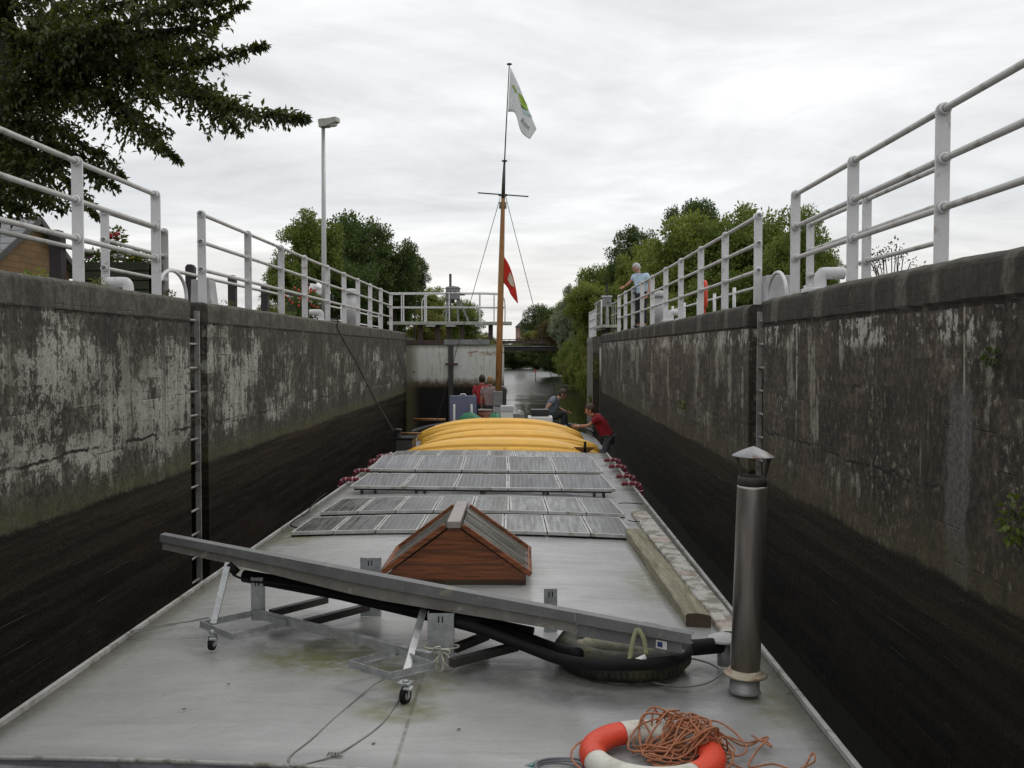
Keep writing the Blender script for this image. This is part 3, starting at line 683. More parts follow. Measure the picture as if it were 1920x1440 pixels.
# ================================================================== RAILINGS
HS = (0.41, 0.765, 1.125)
def post_mb(x, y, z0=WT - .03, top=1.175, w=.108, holes=False):
    mb = MB(); r = w / 2; n = 12
    poly = [(x - r, y - .011, z0), (x + r, y - .011, z0)] + [(x + r * math.cos(a), y - .011, WT + top - r + r * math.sin(a)) for a in np.linspace(0, math.pi, n)]
    mb.prism(poly, (0, .022, 0))
    for h in HS:   # collars round each pipe
        for s in (-1, 1):
            m = Matrix.Rotation(math.pi / 2, 3, 'X')
            mb.lathe([(.029, 0), (.046, 0), (.046, .016), (.036, .022), (.029, .022)], (x, y + s * .012 - (0.022 if s < 0 else 0) * 1 + (0.022 if s > 0 else 0), WT + h), 14, m, closed=True)
    return mb
def railing(x, ys, label, stub0=0.0, stub1=0.0, group=None):
    t = thing('railing', label, 'railing', (x, (ys[0] + ys[-1]) / 2, WT), group)
    for y in ys: post_mb(x, y).build('post', M_rail, t, bevel=.004)
    for h in HS:
        a, b = min(ys) - stub0, max(ys) + stub1
        mb = MB(); mb.tube([(x, a, WT + h), (x, b, WT + h)], .0255, 12, caps=False)
        mb.tube([(x, a, WT + h), (x, b, WT + h)], .019, 12, caps=False)
        mb.box(x - .02, x + .02, a + .08, a + .1, WT + h - .02, WT + h + .02) if stub0 else None
        mb.build('rail', M_pipe, t, fix=False)
    return t
def ysfrom(pxs, x):    # distance at which posts on a line x appear
    return [FPX * x / (p - 984.0) for p in pxs]
XPL, XPR = XL - .10, XR + .10
yl = ysfrom([378, 465, 527, 571, 614, 645, 671, 694, 714, 733], XPL)
yr = ysfrom([1418, 1357, 1312, 1275, 1247, 1222, 1203, 1186, 1172, 1160], XPR)
railing(XPL, [1.3, 3.3, 5.3, 7.3] + ysfrom([145, 292], XPL)[0:2], 'white pipe railing on the left wall nearest the camera, under the overhanging tree')
railing(XPL, yl, 'long white pipe railing on the left wall from the ladder to the gate', .03, .03)
railing(XPR, [1.4, 3.4, 5.4] + ysfrom([1757, 1593, 1487], XPR), 'white pipe railing on the right wall nearest the camera, rising to the frame edge')
railing(XPR, yr, 'long white pipe railing on the right wall that the lock keeper leans on', .03, .03)
railing(-5.32, [12.6, 14.7], 'short white railing with two posts behind the left railing, by the flower planter', .03, .03)
railing(3.98, [9.6, 11.7, 14.0], 'short white railing set back behind the near right railing', .03, .03)
railing(XPR + .02, [43.6, 44.9, 46.2, 47.1], 'farthest white railing on the end pier of the right wall', .03, .03)
def lowfence(x, y0, y1, label, hs=(0.35, 0.75)):
    t = thing('pipe_fence', label, 'fence', (x, (y0 + y1) / 2, 3.9))
    n = max(2, int((y1 - y0) / 2.4))
    for i in range(n + 1):
        y = y0 + (y1 - y0) * i / n; MB().cyl((x, y, 3.85), (x, y, 3.9 + hs[-1] + .12), .04, n=10).build('post', M_rail, t)
    for h in hs: MB().tube([(x + .05, y0, 3.9 + h), (x + .05, y1, 3.9 + h)], .03, 8).build('rail', M_rail, t)
lowfence(4.9, 21, 38, 'low white pipe fence on the bank behind the lock keeper')
lowfence(-6.0, 27, 41, 'low white pipe fence on the left bank beside the gate walkway')
# dark-post fence with one grey pipe on the left bank
t = thing('post_fence', 'dark square wooden posts carrying one grey pipe along the left bank', 'fence', (-6.35, 18, 3.9))
for i, y in enumerate([8.1, 10.8, 13.5, 16.2, 18.9, 21.6, 24.3, 27.0]):
    MB().prism([(-6.43, y - .08, 3.8), (-6.27, y - .08, 3.8), (-6.27, y - .08, 4.88), (-6.31, y - .08, 4.93), (-6.39, y - .08, 4.93), (-6.43, y - .08, 4.88)], (0, .16, 0)).build('post', M_darkwood, t)
MB().tube([(-6.27, 5, 4.72), (-6.24, 28, 4.72)], .034, 10).build('rail', M_pipe, t)

# ================================================================== WALL-TOP FITTINGS
def mooring(x, y, sgn, label):
    t = thing('mooring_bollard', label, 'bollard', (x, y, WT))
    MB().box(x - .17, x + .17, y - .14, y + .14, WT - .02, WT + .028).build('base_plate', M_rail, t, bevel=.01)
    pts = spline([(x, y, WT + .02), (x, y, WT + .12), (x - sgn * .012, y, WT + .165), (x - sgn * .05, y, WT + .185), (x - sgn * .25, y, WT + .185)], 6)
    MB().tube(pts, .064, 16).build('bent_pipe', M_rail, t)
    for dx, dy in ((-.13, -.1), (.13, -.1), (-.13, .1), (.13, .1)):
        MB().lathe([(.018, 0), (.018, .03), (.01, .035)], (x + dx, y + dy, WT + .027), 6).build('bolt', M_rail, t)
p = at(240, 520, 11.9); mooring(p.x, 11.9, 1, 'white bent-pipe bollard beside the ladder hoop on the left wall')
p = at(1538, 520, 10.6); mooring(p.x, 10.6, -1, 'white bent-pipe bollard behind the near right railing')
p = at(602, 575, 21.3); mooring(p.x, 21.3, 1, 'white bent-pipe bollard on the left wall with the mooring rope round it')
p = at(1257, 590, 21.5); mooring(p.x, 21.5, -1, 'white bent-pipe bollard on the right wall near the red lifebuoy post')
def kiosk(px, Y, w, label):
    p = at(px, 560, Y); x = p.x; z = WT
    tag(MB().prism([(x - w/2, Y, z), (x + w/2, Y, z), (x + w*.36, Y, z + .34), (x - w*.46, Y, z + .34)], (0, .3, 0)).build('light_housing', M_greyl, bevel=.012), label, 'housing')
kiosk(377, 13.6, .30, 'grey sloping metal housing behind the end post of the left railing')
kiosk(1462, 12.9, .36, 'grey sloping metal housing behind the hoop of the right ladder')
def pillar(px, py0, Y, label):
    x = at(px, 600, Y).x; top = at(px, py0, Y).z
    t = thing('capped_pillar', label, 'pillar', (x, Y, 3.9))
    MB().cyl((x, Y, 3.88), (x, Y, top - .16), .16, n=20).build('shaft', M_greyl, t)
    MB().lathe([(.0, .17), (.13, .155), (.2, .11), (.215, .03), (.2, 0), (0, 0)], (x, Y, top - .165), 24).build('cap', M_greyl, t)
pillar(658, 541, 27.5, 'grey round pillar with domed cap behind the left railing')
pillar(1236, 545, 25.5, 'grey round pillar with domed cap behind the right railing near the lock keeper')
# flower planter
p = at(215, 520, 14.3); x = p.x
t = thing('flower_planter', 'dark wooden planter box of mixed flowers behind the left railing', 'planter', (x, 14.6, 3.9))
mb = MB()
for i in range(5):
    z = 3.9 + i * .135; mb.obox((x, 14.25, z + .065), (1.02, .05, .122)); mb.obox((x - .56, 14.45, z + .065), (.05, .36, .122)); mb.obox((x + .56, 14.45, z + .065), (.05, .36, .122))
    mb.obox((x - .52, 14.28, z + .065), (.14, .06, .122), (0, 0, R(-45)))
mb.obox((x, 14.65, 4.23), (1.1, .05, .66)); mb.build('box', M_planter, t, bevel=.006)
MB().obox((x, 14.46, 4.52), (1.06, .32, .06)).build('soil', M_endgrain, t)

def leaves_mesh(P, D, L_, W_, fold=0.25, rng=RNG):     # rhombic leaves: base P, long axis D
    n = len(P); D = D / (np.linalg.norm(D, axis=1, keepdims=True) + 1e-9)
    rnd = rng.normal(size=(n, 3)) * .75 + np.array([0, 0, 1.0]); S = np.cross(D, rnd); S /= (np.linalg.norm(S, axis=1, keepdims=True) + 1e-9)
    N = np.cross(S, D); L_ = np.asarray(L_).reshape(-1, 1); W_ = np.asarray(W_).reshape(-1, 1)
    a = P; b = P + D * L_ * .45 + S * W_ * .5 + N * W_ * fold; c = P + D * L_ - N * W_ * .1; d = P + D * L_ * .45 - S * W_ * .5 + N * W_ * fold
    return np.stack([a, b, c, d], 1).reshape(-1, 3)
def quads_obj(name, verts, mat_, parent=None, origin=None):
    me = bpy.data.meshes.new(name); n = len(verts) // 4
    o0 = np.array(ORG[parent.name] if parent is not None else (origin if origin is not None else (0, 0, 0)), float)
    vv = (verts - o0).astype(np.float32)
    me.vertices.add(len(vv)); me.vertices.foreach_set('co', vv.ravel())
    me.loops.add(n * 4); me.loops.foreach_set('vertex_index', np.arange(n * 4, dtype=np.int32))
    me.polygons.add(n); me.polygons.foreach_set('loop_start', np.arange(0, n * 4, 4, dtype=np.int32)); me.polygons.foreach_set('loop_total', np.full(n, 4, dtype=np.int32))
    me.update(calc_edges=True); me.validate()
    me.materials.append(mat_)
    o = bpy.data.objects.new(name, me); COL.objects.link(o)
    if parent is not None: o.parent = parent
    elif origin is not None: o.location = origin
    ORG[o.name] = V(o0)
    return o
def tuft(c, rx, ry, rz, n, size, droop=0.0):
    c = np.array(c, float); d = RNG.normal(size=(n, 3)); d /= np.linalg.norm(d, axis=1, keepdims=True)
    r = RNG.random((n, 1)) ** 0.45
    P = c + d * r * np.array([rx, ry, rz]); D = d + RNG.normal(size=(n, 3)) * .6; D[:, 2] -= droop
    return leaves_mesh(P, D, size * RNG.uniform(.6, 1.3, n), size * .55 * RNG.uniform(.7, 1.2, n))
fol = [tuft((x + a, 14.45, 4.66 + b), .17, .16, .11 + b * .5, 200, .07) for a, b in ((-.42, -.02), (-.15, .03), (-.05, .22), (.2, -.03), (.42, -.05))]
quads_obj('foliage', np.concatenate(fol), LEAF_mid, t)
def flowers(name, col, spots, parent, s=.035):
    m = mat('petals_' + name, col, .7, bump=0); mb = MB()
    for c in spots: mb.ball(c, s, s, s * .55, 8, jit=.25)
    mb.build(name, m, parent)
rp_ = lambda cx, cz, w, h, n: [(x + cx + random.uniform(-w, w), 14.36 + random.uniform(-.06, .15), cz + random.uniform(-h, h)) for _ in range(n)]
flowers('pink_flowers', (.55, .12, .36), rp_(-.47, 4.70, .10, .06, 9), t, .04)
flowers('red_flowers', (.45, .03, .04), rp_(-.03, 4.96, .07, .09, 9), t)
flowers('yellow_flowers', (.62, .50, .05), rp_(.33, 4.66, .12, .04, 10), t)
flowers('white_flowers', (.62, .58, .60), rp_(.12, 4.68, .12, .05, 12), t)
# red flowers and bush further along the left bank
b = at(567, 560, 23.5)
t = thing('flowering_bush', 'bush with small red flowers beside the left railing and lamp post', 'bush', (b.x, 23.5, 3.9))
quads_obj('foliage', np.concatenate([tuft((b.x, 23.5, 4.25), .35, .35, .42, 600, .09), tuft((b.x + .2, 23.5, 4.45), .25, .3, .3, 300, .08)]), LEAF_dark, t)
m_rf = mat('petals_scarlet', (.5, .04, .02), .7, bump=0); mb = MB()
for _ in range(26): mb.ball((b.x + random.uniform(-.4, .4), 23.2 + random.uniform(-.1, .2), 4.35 + random.uniform(-.1, .42)), .03, n=6)
mb.build('blossoms', m_rf, t)
b = at(50, 480, 15.5)
tag(quads_obj('shrub', np.concatenate([tuft((b.x + dx, 15.5, 4.12 + dz), .34, .3, .24, 260, .085) for dx, dz in ((-.55, -.05), (-.2, .0), (.12, .20), (.45, -.05))]), LEAF_lime, origin=(b.x, 15.5, 3.9)), 'bright green leafy shrub in front of the brown house on the left', 'shrub')
b = at(1672, 500, 16.0)
t = thing('bare_shrub', 'small sparse dark shrub against the sky behind the near right railing', 'shrub', (b.x, 16, 3.9))
mb = MB(); tips = []
for i in range(16):
    a = random.uniform(-1, 1); top = V((b.x + a * .42, 16 + random.uniform(-.3, .3), 4.55 + .42 * random.random() * (1.2 - abs(a))))
    mb.tube(spline([(b.x + a * .08, 16, 3.9), (b.x + a * .2, 16, 4.2), top], 4), .008, 5); tips.append(top)
mb.build('stem', M_bark, t)
quads_obj('foliage', np.concatenate([tuft(p_, .09, .09, .09, 14, .055) for p_ in tips]), leafmat('purple_leaves', (.035, .03, .03), (.06, .05, .05), (.09, .085, .06)), t)
# red lifebuoy case on a post, right bank
x = at(1322, 540, 17.6).x
t = thing('lifebuoy_stand', 'red lifebuoy on a thin red post behind the right railing', 'lifebuoy', (x, 17.6, 3.9))
MB().box(x - .02, x + .02, 17.62, 17.66, 3.88, 4.5).build('post', M_bred, t)
mb = MB(); mb.tube([(x - .02, 17.55 + .06 * math.cos(a) , 4.28 + .21 * math.sin(a)) for a in np.linspace(0, 2*math.pi, 28, endpoint=False)], .048, 10, closed=True); mb.build('ring', M_bred, t)
# ================================================================== STREET LAMP
Yl = 27.0; p0 = at(606, 240, Yl); x = p0.x
t = thing('street_lamp', 'tall grey lamp post with a square box lantern on the left bank', 'street lamp', (x, Yl, 3.9))
MB().tube([(x, Yl, 3.85), (x, Yl, 5.2), (x, Yl, p0.z)], [.075, .07, .05], 16).build('pole', M_lampgrey, t)
rot = Euler((0, R(-7), R(-18))).to_matrix()
MB().obox((x + .0, Yl, p0.z + .12), (.17, .26, .22), rot).build('housing', M_lamphead, t, bevel=.015)
mb = MB(); c = V((x + .08, Yl, p0.z + .12)); q = lambda a, b_, d: c + rot @ V((a, b_, d))
s1 = [q(0, -.13, -.11), q(0, .13, -.11), q(0, .13, .11), q(0, -.13, .11)]; s2 = [q(.36, -.12, -.03), q(.36, .12, -.03), q(.36, .12, .10), q(.36, -.12, .10)]
mb.add(s1 + s2, [(0,1,2,3),(4,5,6,7),(0,1,5,4),(1,2,6,5),(2,3,7,6),(3,0,4,7)]); mb.build('hood', M_lamphead, t, bevel=.01)
MB().ball(c + rot @ V((.17, 0, -.075)), .15, .10, .055, 14).build('lens', M_glass, t)

# ================================================================== HOUSE
hy = 40.0; a = at(-30, 500, hy); pk = at(62, 411, hy); rt = at(112, 472, hy)
t = thing('house', 'brown brick house with a grey tiled gable roof behind the shrub at left', 'house', (a.x, hy, 3.9))
def brickmat():
    g = NG('brown_brick'); o = g.obj(); x_, y_, z_ = g.sep(o)
    b_ = g.n('ShaderNodeTexBrick'); g.put(b_.inputs[0], g.comb(g.math('ADD', x_, y_), z_, 0.0))
    b_.inputs['Color1'].default_value = (.175, .105, .042, 1); b_.inputs['Color2'].default_value = (.135, .08, .032, 1); b_.inputs['Mortar'].default_value = (.085, .06, .033, 1)
    b_.inputs['Scale'].default_value = 1.0; b_.inputs['Brick Width'].default_value = .9; b_.inputs['Row Height'].default_value = .26; b_.inputs['Mortar Size'].default_value = .018
    return g.fin(b_.outputs[0], .9)
M_brick = brickmat()
px_, rz_ = pk.x, pk.z            # the ridge runs away to the left, the gable looks at the lock
gy = lambda d: rz_ - .08 - abs(d) * .56
MB().prism([(px_, hy - 3.1, 3.8), (px_, hy + 3.1, 3.8), (px_, hy + 3.1, gy(3.1)), (px_, hy, gy(0)), (px_, hy - 3.1, gy(3.1))], (-9, 0, 0)).build('wall', M_brick, t)
def tilemat():
    g = NG('grey_roof_tiles'); o = g.obj(); x_, y_, z_ = g.sep(o)
    f1 = g.math('FRACT', g.math('MULTIPLY', z_, 3.2)); f2 = g.math('FRACT', g.math('MULTIPLY', y_, 3.0))
    c = g.mix(g.step(f1, .0, .35), (.05, .052, .055), (.17, .175, .18)); c = g.mix(g.step(f2, .12, .0, 0, .5), c, (.06, .06, .06))
    g.bump(f1, .6, .04); return g.fin(c, .6)
M_tile = tilemat()
mb = MB()
for sg in (-1, 1):
    mb.prism([(px_ + .3, hy, rz_ - .06), (px_ + .3, hy + sg * 3.7, rz_ - .06 - 3.7 * .56), (px_ + .3, hy + sg * 3.7, rz_ + .06 - 3.7 * .56), (px_ + .3, hy, rz_ + .08)], (-9.6, 0, 0))
mb.build('roof', M_tile, t)
mb = MB()
for sg in (-1, 1): mb.bar((px_ + .33, hy, rz_ - .02), (px_ + .33, hy + sg * 3.75, rz_ - .02 - 3.75 * .56), .05, .24)
mb.build('barge_board', M_dkmetal, t)
# ================================================================== LOCK GATES
def make_gate(label, mirror=1):
    """leaf along +x from the hinge at the origin, downstream face towards -y"""
    t = thing('lock_gate', label, 'lock gate', (0, 0, 0)); m = mirror
    Wd = 3.42
    MB().box(0, Wd, 0, .30, -1.2, 3.50).build('leaf', M_gate, t, bevel=.01)
    MB().box(-.05, 2.2, -.03, .36, 3.502, 3.66).build('top_beam', M_girder, t, bevel=.01)
    MB().box(1.35, 2.95, -.06, .10, 3.50, 3.68).build('front_beam', M_grey, t, bevel=.01)
    MB().box(1.50, 1.68, -.10, -.002, -1.0, 3.50).build('guide_post', M_dkmetal, t, bevel=.008)
    MB().box(1.40, 1.84, -.13, -.101, 2.78, 2.86).build('guide_clamp', M_girder, t, bevel=.006)
    MB().box(Wd - .10, Wd + .03, -.02, .32, -1.2, 3.46).build('mitre_post', M_gate, t)
    for x in (.52, 1.12, 1.5, 1.98, 2.98): MB().box(x - .08, x + .08, .08, .24, 3.66, 4.20).build('column', M_girder, t)
    mb = MB(); mb.box(-.6, 3.72, -.28, .5, 4.19, 4.30); mb.build('walkway', M_walk, t, bevel=.008)
    for x in (.9, 1.6, 2.6): MB().box(x - .16, x + .16, -.26, .46, 4.13, 4.188).build('walkway_bearer', M_greyl, t)
    for s, y in ((0, -.25), (1, .47)):
        for x in (-.1, .7, 1.55, 2.6, 3.1): MB().box(x - .022, x + .022, y - .006, y + .006, 4.26, 5.28).build('railing_post', M_rail, t)
        pts = spline([(-.6, y, 5.28), (0, y, 5.285), (1.5, y, 5.29), (3.1, y, 5.28), (3.40, y, 5.17), (3.48, y, 4.9), (3.48, y, 4.30)], 6)
        MB().tube(pts, .02, 8).build('top_rail', M_rail, t)
        MB().tube([(-.6, y, 4.80), (3.46, y, 4.80)], .018, 8).build('middle_rail', M_rail, t)
        if s: MB().tube(spline([(.55, y, 4.3), (.55, y, 4.95), (.62, y, 5.15), (.78, y, 5.25)], 5), .018, 8).build('brace_rail', M_rail, t)
    # winding gear
    bx = 1.66
    mb = MB(); mb.box(bx - .24, bx + .24, -.05, .30, 5.08, 5.46); mb.build('gear_box', M_grey, t, bevel=.015)
    MB().prism([(bx - .28, -.08, 5.46), (bx + .28, -.08, 5.46), (bx + .2, -.08, 5.52), (bx, -.08, 5.545), (bx - .2, -.08, 5.52)], (0, .42, 0)).build('gear_lid', M_grey, t)
    mb = MB(); mb.box(bx - .13, bx - .06, .08, .15, 3.7, 5.98)
    for i in range(14): mb.box(bx - .06, bx - .035, .08, .15, 5.56 + i * .03, 5.573 + i * .03)
    mb.build('rack_bar', M_dkmetal, t)
    for dx in (-.2, -.08, .1): MB().box(bx - .045 + dx, bx + .02 + dx, -.054, -.05, 5.26, 5.36).build('gear_window', M_black, t)
    MB().cyl((bx + .24, .1, 5.25), (bx + .42, .1, 5.25), .03).build('crank_shaft', M_dkmetal, t)
    for a, b in ((-.18, -.26), (.16, .18), (.22, .55)): MB().bar((bx + a, .12, 5.09), (bx + b, .12, 4.3), .07, .10, (0, 1, 0)).build('gear_leg', M_grey, t)
    MB().box(bx - .14, bx + .06, .05, .2, 4.95, 5.08).build('gear_base', M_girder, t)
    return t
g1 = make_gate('weathered white lock gate with walkway and winding gear closing the left half of the lock')
gc = at(762, 650, 34.9); g1.location = (gc.x - .02, 34.75, 0)
g1.rotation_euler = (0, 0, R(1.5))
g2 = copy_tree(g1); g2['label'] = 'opened lock gate folded into its recess at the end of the right wall'
g2.location = (XR + .52, 42.5, 0); g2.rotation_euler = (0, 0, R(-90)); g2.scale = (1, -1, 1)
tag(MB().box(XR - .02, XR + .16, 42.9, 43.05, 0, 3.2).build('guide_timber', M_girder), 'rusty guide timber in the recess between right wall and end pier', 'timber')

# ================================================================== BRIDGE, FAR HOUSE
a, b = at(900, 652, 112), at(1090, 652, 112)
t = thing('footbridge', 'dark flat footbridge crossing the canal beyond the gate', 'bridge', ((a.x + b.x) / 2, 112, 0))
MB().box(a.x - 6, b.x + 6, 111, 114, a.z - .35, a.z + .25).build('deck', mat('bridge_steel', (.022, .018, .018), .8), t)
MB().box(a.x - 6, b.x + 6, 110.9, 110.99, a.z + .12, a.z + .2).build('edge_strip', M_grey, t)
mb = MB()
for i in range(40): mb.box(a.x - 6 + i * .62, a.x - 5.95 + i * .62, 111, 111.06, a.z + .25, a.z + .9)
mb.box(a.x - 6, b.x + 6, 111, 111.07, a.z + .86, a.z + .95); mb.box(a.x - 6, b.x + 6, 111, 111.07, a.z + .45, a.z + .78)
mb.build('railing', mat('bridge_rail', (.075, .05, .04), .9), t)
for xx in (a.x - 3.2, b.x + 3.0): MB().box(xx - .8, xx + .8, 111, 114, -1, a.z - .35).build('abutment', M_pier, t)
hb = at(975, 640, 205)
t = thing('brick_building', 'distant pinkish brick building with a dark roof among trees beyond the footbridge', 'building', (hb.x, 206, 1))
s = 205 / FPX
MB().box(hb.x - 8*s, hb.x + 6*s, 203, 212, 1, at(975, 613, 205).z).build('wall', mat('pink_brick', (.32, .20, .17), .9, var=.25, vs=.8), t)
MB().box(hb.x + 6*s, hb.x + 10*s, 202.9, 211, 1, at(975, 612, 205).z).build('gable', mat('pale_gable', (.5, .48, .46), .9), t)
MB().prism([(hb.x - 9*s, 202.5, at(975, 613, 205).z), (hb.x + 11*s, 202.5, at(975, 612, 205).z), (hb.x + 4*s, 202.5, at(975, 601, 205).z)], (0, 9, 0)).build('roof', M_tile, t)
for i in range(3):
    MB().box(hb.x - 6*s + i*4*s, hb.x - 4.4*s + i*4*s, 202.93, 202.98, 4, 6).build('window', M_dkmetal, t)
p = on(1004, 712, 0)
t = thing('channel_marker', 'thin red-topped pole standing in the canal before the footbridge', 'marker', p)
MB().cyl((p.x, p.y, -1), (p.x, p.y, .9), .04).build('pole', M_dkmetal, t); MB().box(p.x - .10, p.x + .10, p.y - .1, p.y + .1, .9, 1.12).build('topmark', M_bred, t)

# ================================================================== TREES
def crown_mesh(seed, n, nc, leaf, flat=1.0, lowhang=0.0, tall=1.0):
    """unit crown, radius 1: many leaf clumps spread through the volume, gaps between them"""
    r = np.random.default_rng(seed); C = []
    d = r.normal(size=(nc, 3)); d /= np.linalg.norm(d, axis=1, keepdims=True)
    rad = r.uniform(.05, 1.0, (nc, 1)) ** .55; C = d * rad * .9; C[:, 2] *= flat
    cr = r.uniform(.10, .29, nc) * (1.15 - .45 * rad[:, 0]); cr[r.random(nc) < .12] *= .55
    k = r.choice(nc, n, p=cr**2 / (cr**2).sum())
    dd = r.normal(size=(n, 3)); dd /= np.linalg.norm(dd, axis=1, keepdims=True)
    q = r.random((n, 1)) ** .4
    P = C[k] + dd * q * cr[k][:, None] * np.array([1.15, 1.15, .8])
    P += r.normal(size=P.shape) * .02
    P[:, 2] = P[:, 2] * tall
    D = dd + r.normal(size=(n, 3)) * .7; D[:, 2] -= lowhang
    v = leaves_mesh(P, D, leaf * r.uniform(.6, 1.4, n), leaf * .62 * r.uniform(.7, 1.3, n), rng=r)
    return v
CROWN = {'broad': [], 'bush': [], 'willow': []}
for i, (kind, args) in enumerate([('broad', (1, 34000, 150, .056)), ('broad', (2, 34000, 130, .056)), ('broad', (3, 34000, 165, .054)), ('bush', (4, 26000, 110, .056, .85)), ('bush', (5, 26000, 100, .056, .85)), ('willow', (6, 30000, 130, .056, 1.0, 1.0))]):
    me = bpy.data.meshes.new('crown'); v = crown_mesh(*args).astype(np.float32); n = len(v) // 4
    me.vertices.add(len(v)); me.vertices.foreach_set('co', v.ravel()); me.loops.add(n * 4); me.loops.foreach_set('vertex_index', np.arange(n * 4, dtype=np.int32))
    me.polygons.add(n); me.polygons.foreach_set('loop_start', np.arange(0, n * 4, 4, dtype=np.int32)); me.polygons.foreach_set('loop_total', np.full(n, 4, dtype=np.int32))
    me.update(calc_edges=True); me.materials.append(LEAF_mid); CROWN[kind].append(me)
_tk = [0]
def tree(px, Y, py_top, pxw, py_bot, mat_, label, kind='broad', cat='tree', group=None, depth=None, base=None, var=None):
    """a tree whose crown spans the given outline at distance Y"""
    c = at(px, (py_top + py_bot) / 2, Y); s = Y / FPX
    rx = pxw * s / 2 * 1.16; rz = (py_bot - py_top) * s / 2 * 1.08
    gz = land(c.x, Y) if base is None else base
    name = 'bush' if cat == 'bush' else 'tree'
    t = thing(name, label, cat, (c.x, Y, max(gz, 0)), group)
    _tk[0] += 1; i = _tk[0]
    me = CROWN[kind][(i if var is None else var) % len(CROWN[kind])]
    if me.users == 0 or True:
        o = bpy.data.objects.new('crown', me); COL.objects.link(o); o.parent = t
    o.location = V((c.x, Y, c.z)) - t.location
    o.scale = (rx, depth if depth else rx * .9, rz); o.rotation_euler = (0, 0, i * 1.9)
    o.material_slots[0].link = 'OBJECT'; o.material_slots[0].material = mat_
    # trunk and limbs up into the crown
    mb = MB(); rr = max(.06, min(.32, rx * .06)); b0 = V((c.x, Y, (gz - .3) if gz > .5 else c.z - rz * .75)); mid = V((c.x + rx * .05, Y, c.z - rz * .35)); top = V((c.x - rx * .05, Y, c.z + rz * .45))
    mb.tube(spline([b0, b0.lerp(mid, .5) + V((rx * .04, 0, 0)), mid, top], 4), [rr * (1.15 - .08 * k) for k in range(13)], 8)
    rs = random.Random(i)
    for k in range(7):
        f = rs.uniform(.0, .8); st = mid.lerp(top, f); a = rs.uniform(0, 6.28); e_ = st + V((math.cos(a) * rx * .45, math.sin(a) * rx * .4, rz * rs.uniform(.05, .22)))
        mb.tube(spline([st, st.lerp(e_, .5) + V((0, 0, rz * .06)), e_], 3), [rr * .45, rr * .4, rr * .33, rr * .28, rr * .22, rr * .16, rr * .1], 6)
    mb.build('trunk', M_bark, t)
    return t
GL, GR, GB = 'trees on the left bank', 'trees on the right bank', 'bushes along the water'
# left bank
tree(585, 46, 392, 130, 560, LEAF_mid, 'light green rounded tree directly behind the street lamp', group=GL)
tree(548, 45, 470, 110, 620, LEAF_mid, 'low side tree at the left foot of the tree behind the lamp', 'bush', group=GL)
tree(668, 55, 392, 160, 600, LEAF_dark, 'tall dark tree just right of the street lamp', group=GL)
tree(735, 57, 432, 130, 610, LEAF_dark, 'dark spreading tree at the right end of the left clump', group=GL)
tree(625, 50, 470, 170, 640, LEAF_dark, 'dark lower tree behind the left railing below the lamp tree', 'bush', group=GL)
tree(775, 62, 470, 62, 560, LEAF_dark, 'thin dark outer limb-like tree standing over the gate railing on the left', 'bush', group=GL)
tree(708, 60, 520, 150, 660, LEAF_dark, 'shaded dark bush behind the end of the left railing', 'bush', 'bush', group=GL)
tree(812, 70, 533, 80, 620, LEAF_lime, 'yellow green tree behind the winding gear of the gate', 'bush', group=GL)
tree(868, 78, 552, 80, 660, LEAF_mid, 'green tree right of the winding gear behind the walkway rail', 'bush', group=GL)
tree(790, 66, 575, 110, 680, LEAF_olive, 'olive bush seen under the gate walkway at its left', 'bush', 'bush', group=GL)
tree(852, 82, 605, 110, 690, LEAF_dark, 'dark bush seen under the middle of the gate walkway', 'bush', 'bush', group=GL)
tree(905, 100, 618, 70, 690, LEAF_olive, 'pale bush under the right end of the gate walkway', 'bush', 'bush', group=GL)
tree(520, 40, 560, 90, 640, LEAF_olive, 'low light bush on the left bank behind the dark fence posts', 'bush', 'bush', group=GL)
# right bank, near to far
tree(1500, 44, 388, 150, 640, LEAF_mid, 'rounded green tree behind the right ladder and near railing', group=GR)
tree(1535, 46, 450, 80, 610, LEAF_mid, 'small side tree at the right edge of the right clump', 'bush', group=GR)
tree(1400, 50, 376, 190, 630, LEAF_mid, 'bright green tree above the middle of the right railing', group=GR)
tree(1300, 52, 400, 220, 640, LEAF_lime, 'yellow green tree with rusty tips behind the lock keeper', group=GR)
tree(1300, 68, 366, 110, 520, LEAF_dark, 'dark tree top rising above the yellow green trees on the right bank', group=GR)
tree(1215, 58, 445, 140, 650, LEAF_lime, 'yellow green tree directly behind the head of the lock keeper', group=GR)
tree(1190, 75, 424, 110, 600, LEAF_dark, 'dark pointed tree left of the lock keeper', group=GR)
tree(1125, 80, 488, 120, 640, LEAF_mid, 'mid green rounded tree over the end of the right railing', group=GR)
tree(1170, 66, 520, 100, 640, LEAF_mid, 'mid green bush behind the grey gear box on the right', 'bush', group=GR)
tree(1440, 46, 480, 150, 640, LEAF_mid, 'lower green bush behind the right railing posts', 'bush', 'bush', group=GR)
tree(1345, 48, 500, 150, 650, LEAF_mid, 'lower green bush behind the red lifebuoy', 'bush', 'bush', group=GR)
tree(1262, 48, 540, 120, 650, LEAF_lime, 'lower yellow green bush behind the white pipe fence', 'bush', 'bush', group=GR)
tree(1078, 88, 530, 66, 640, LEAF_grey, 'silvery willow on the right bank by the canal bend', 'willow', group=GR)
tree(1055, 100, 575, 60, 650, LEAF_grey, 'smaller silvery willow further along the right bank', 'willow', group=GR)
tree(1118, 70, 560, 80, 690, LEAF_lime, 'bright lime bush over the canal beside the end pier', 'bush', 'bush', group=GB)
tree(1122, 58, 650, 80, 768, LEAF_lime, 'lime bush trailing in the water nearest the end pier', 'bush', 'bush', group=GB, base=0.1)
tree(1092, 84, 655, 80, 745, LEAF_olive, 'yellowing olive bush hanging over the water in mid distance', 'bush', 'bush', group=GB, base=0.1)
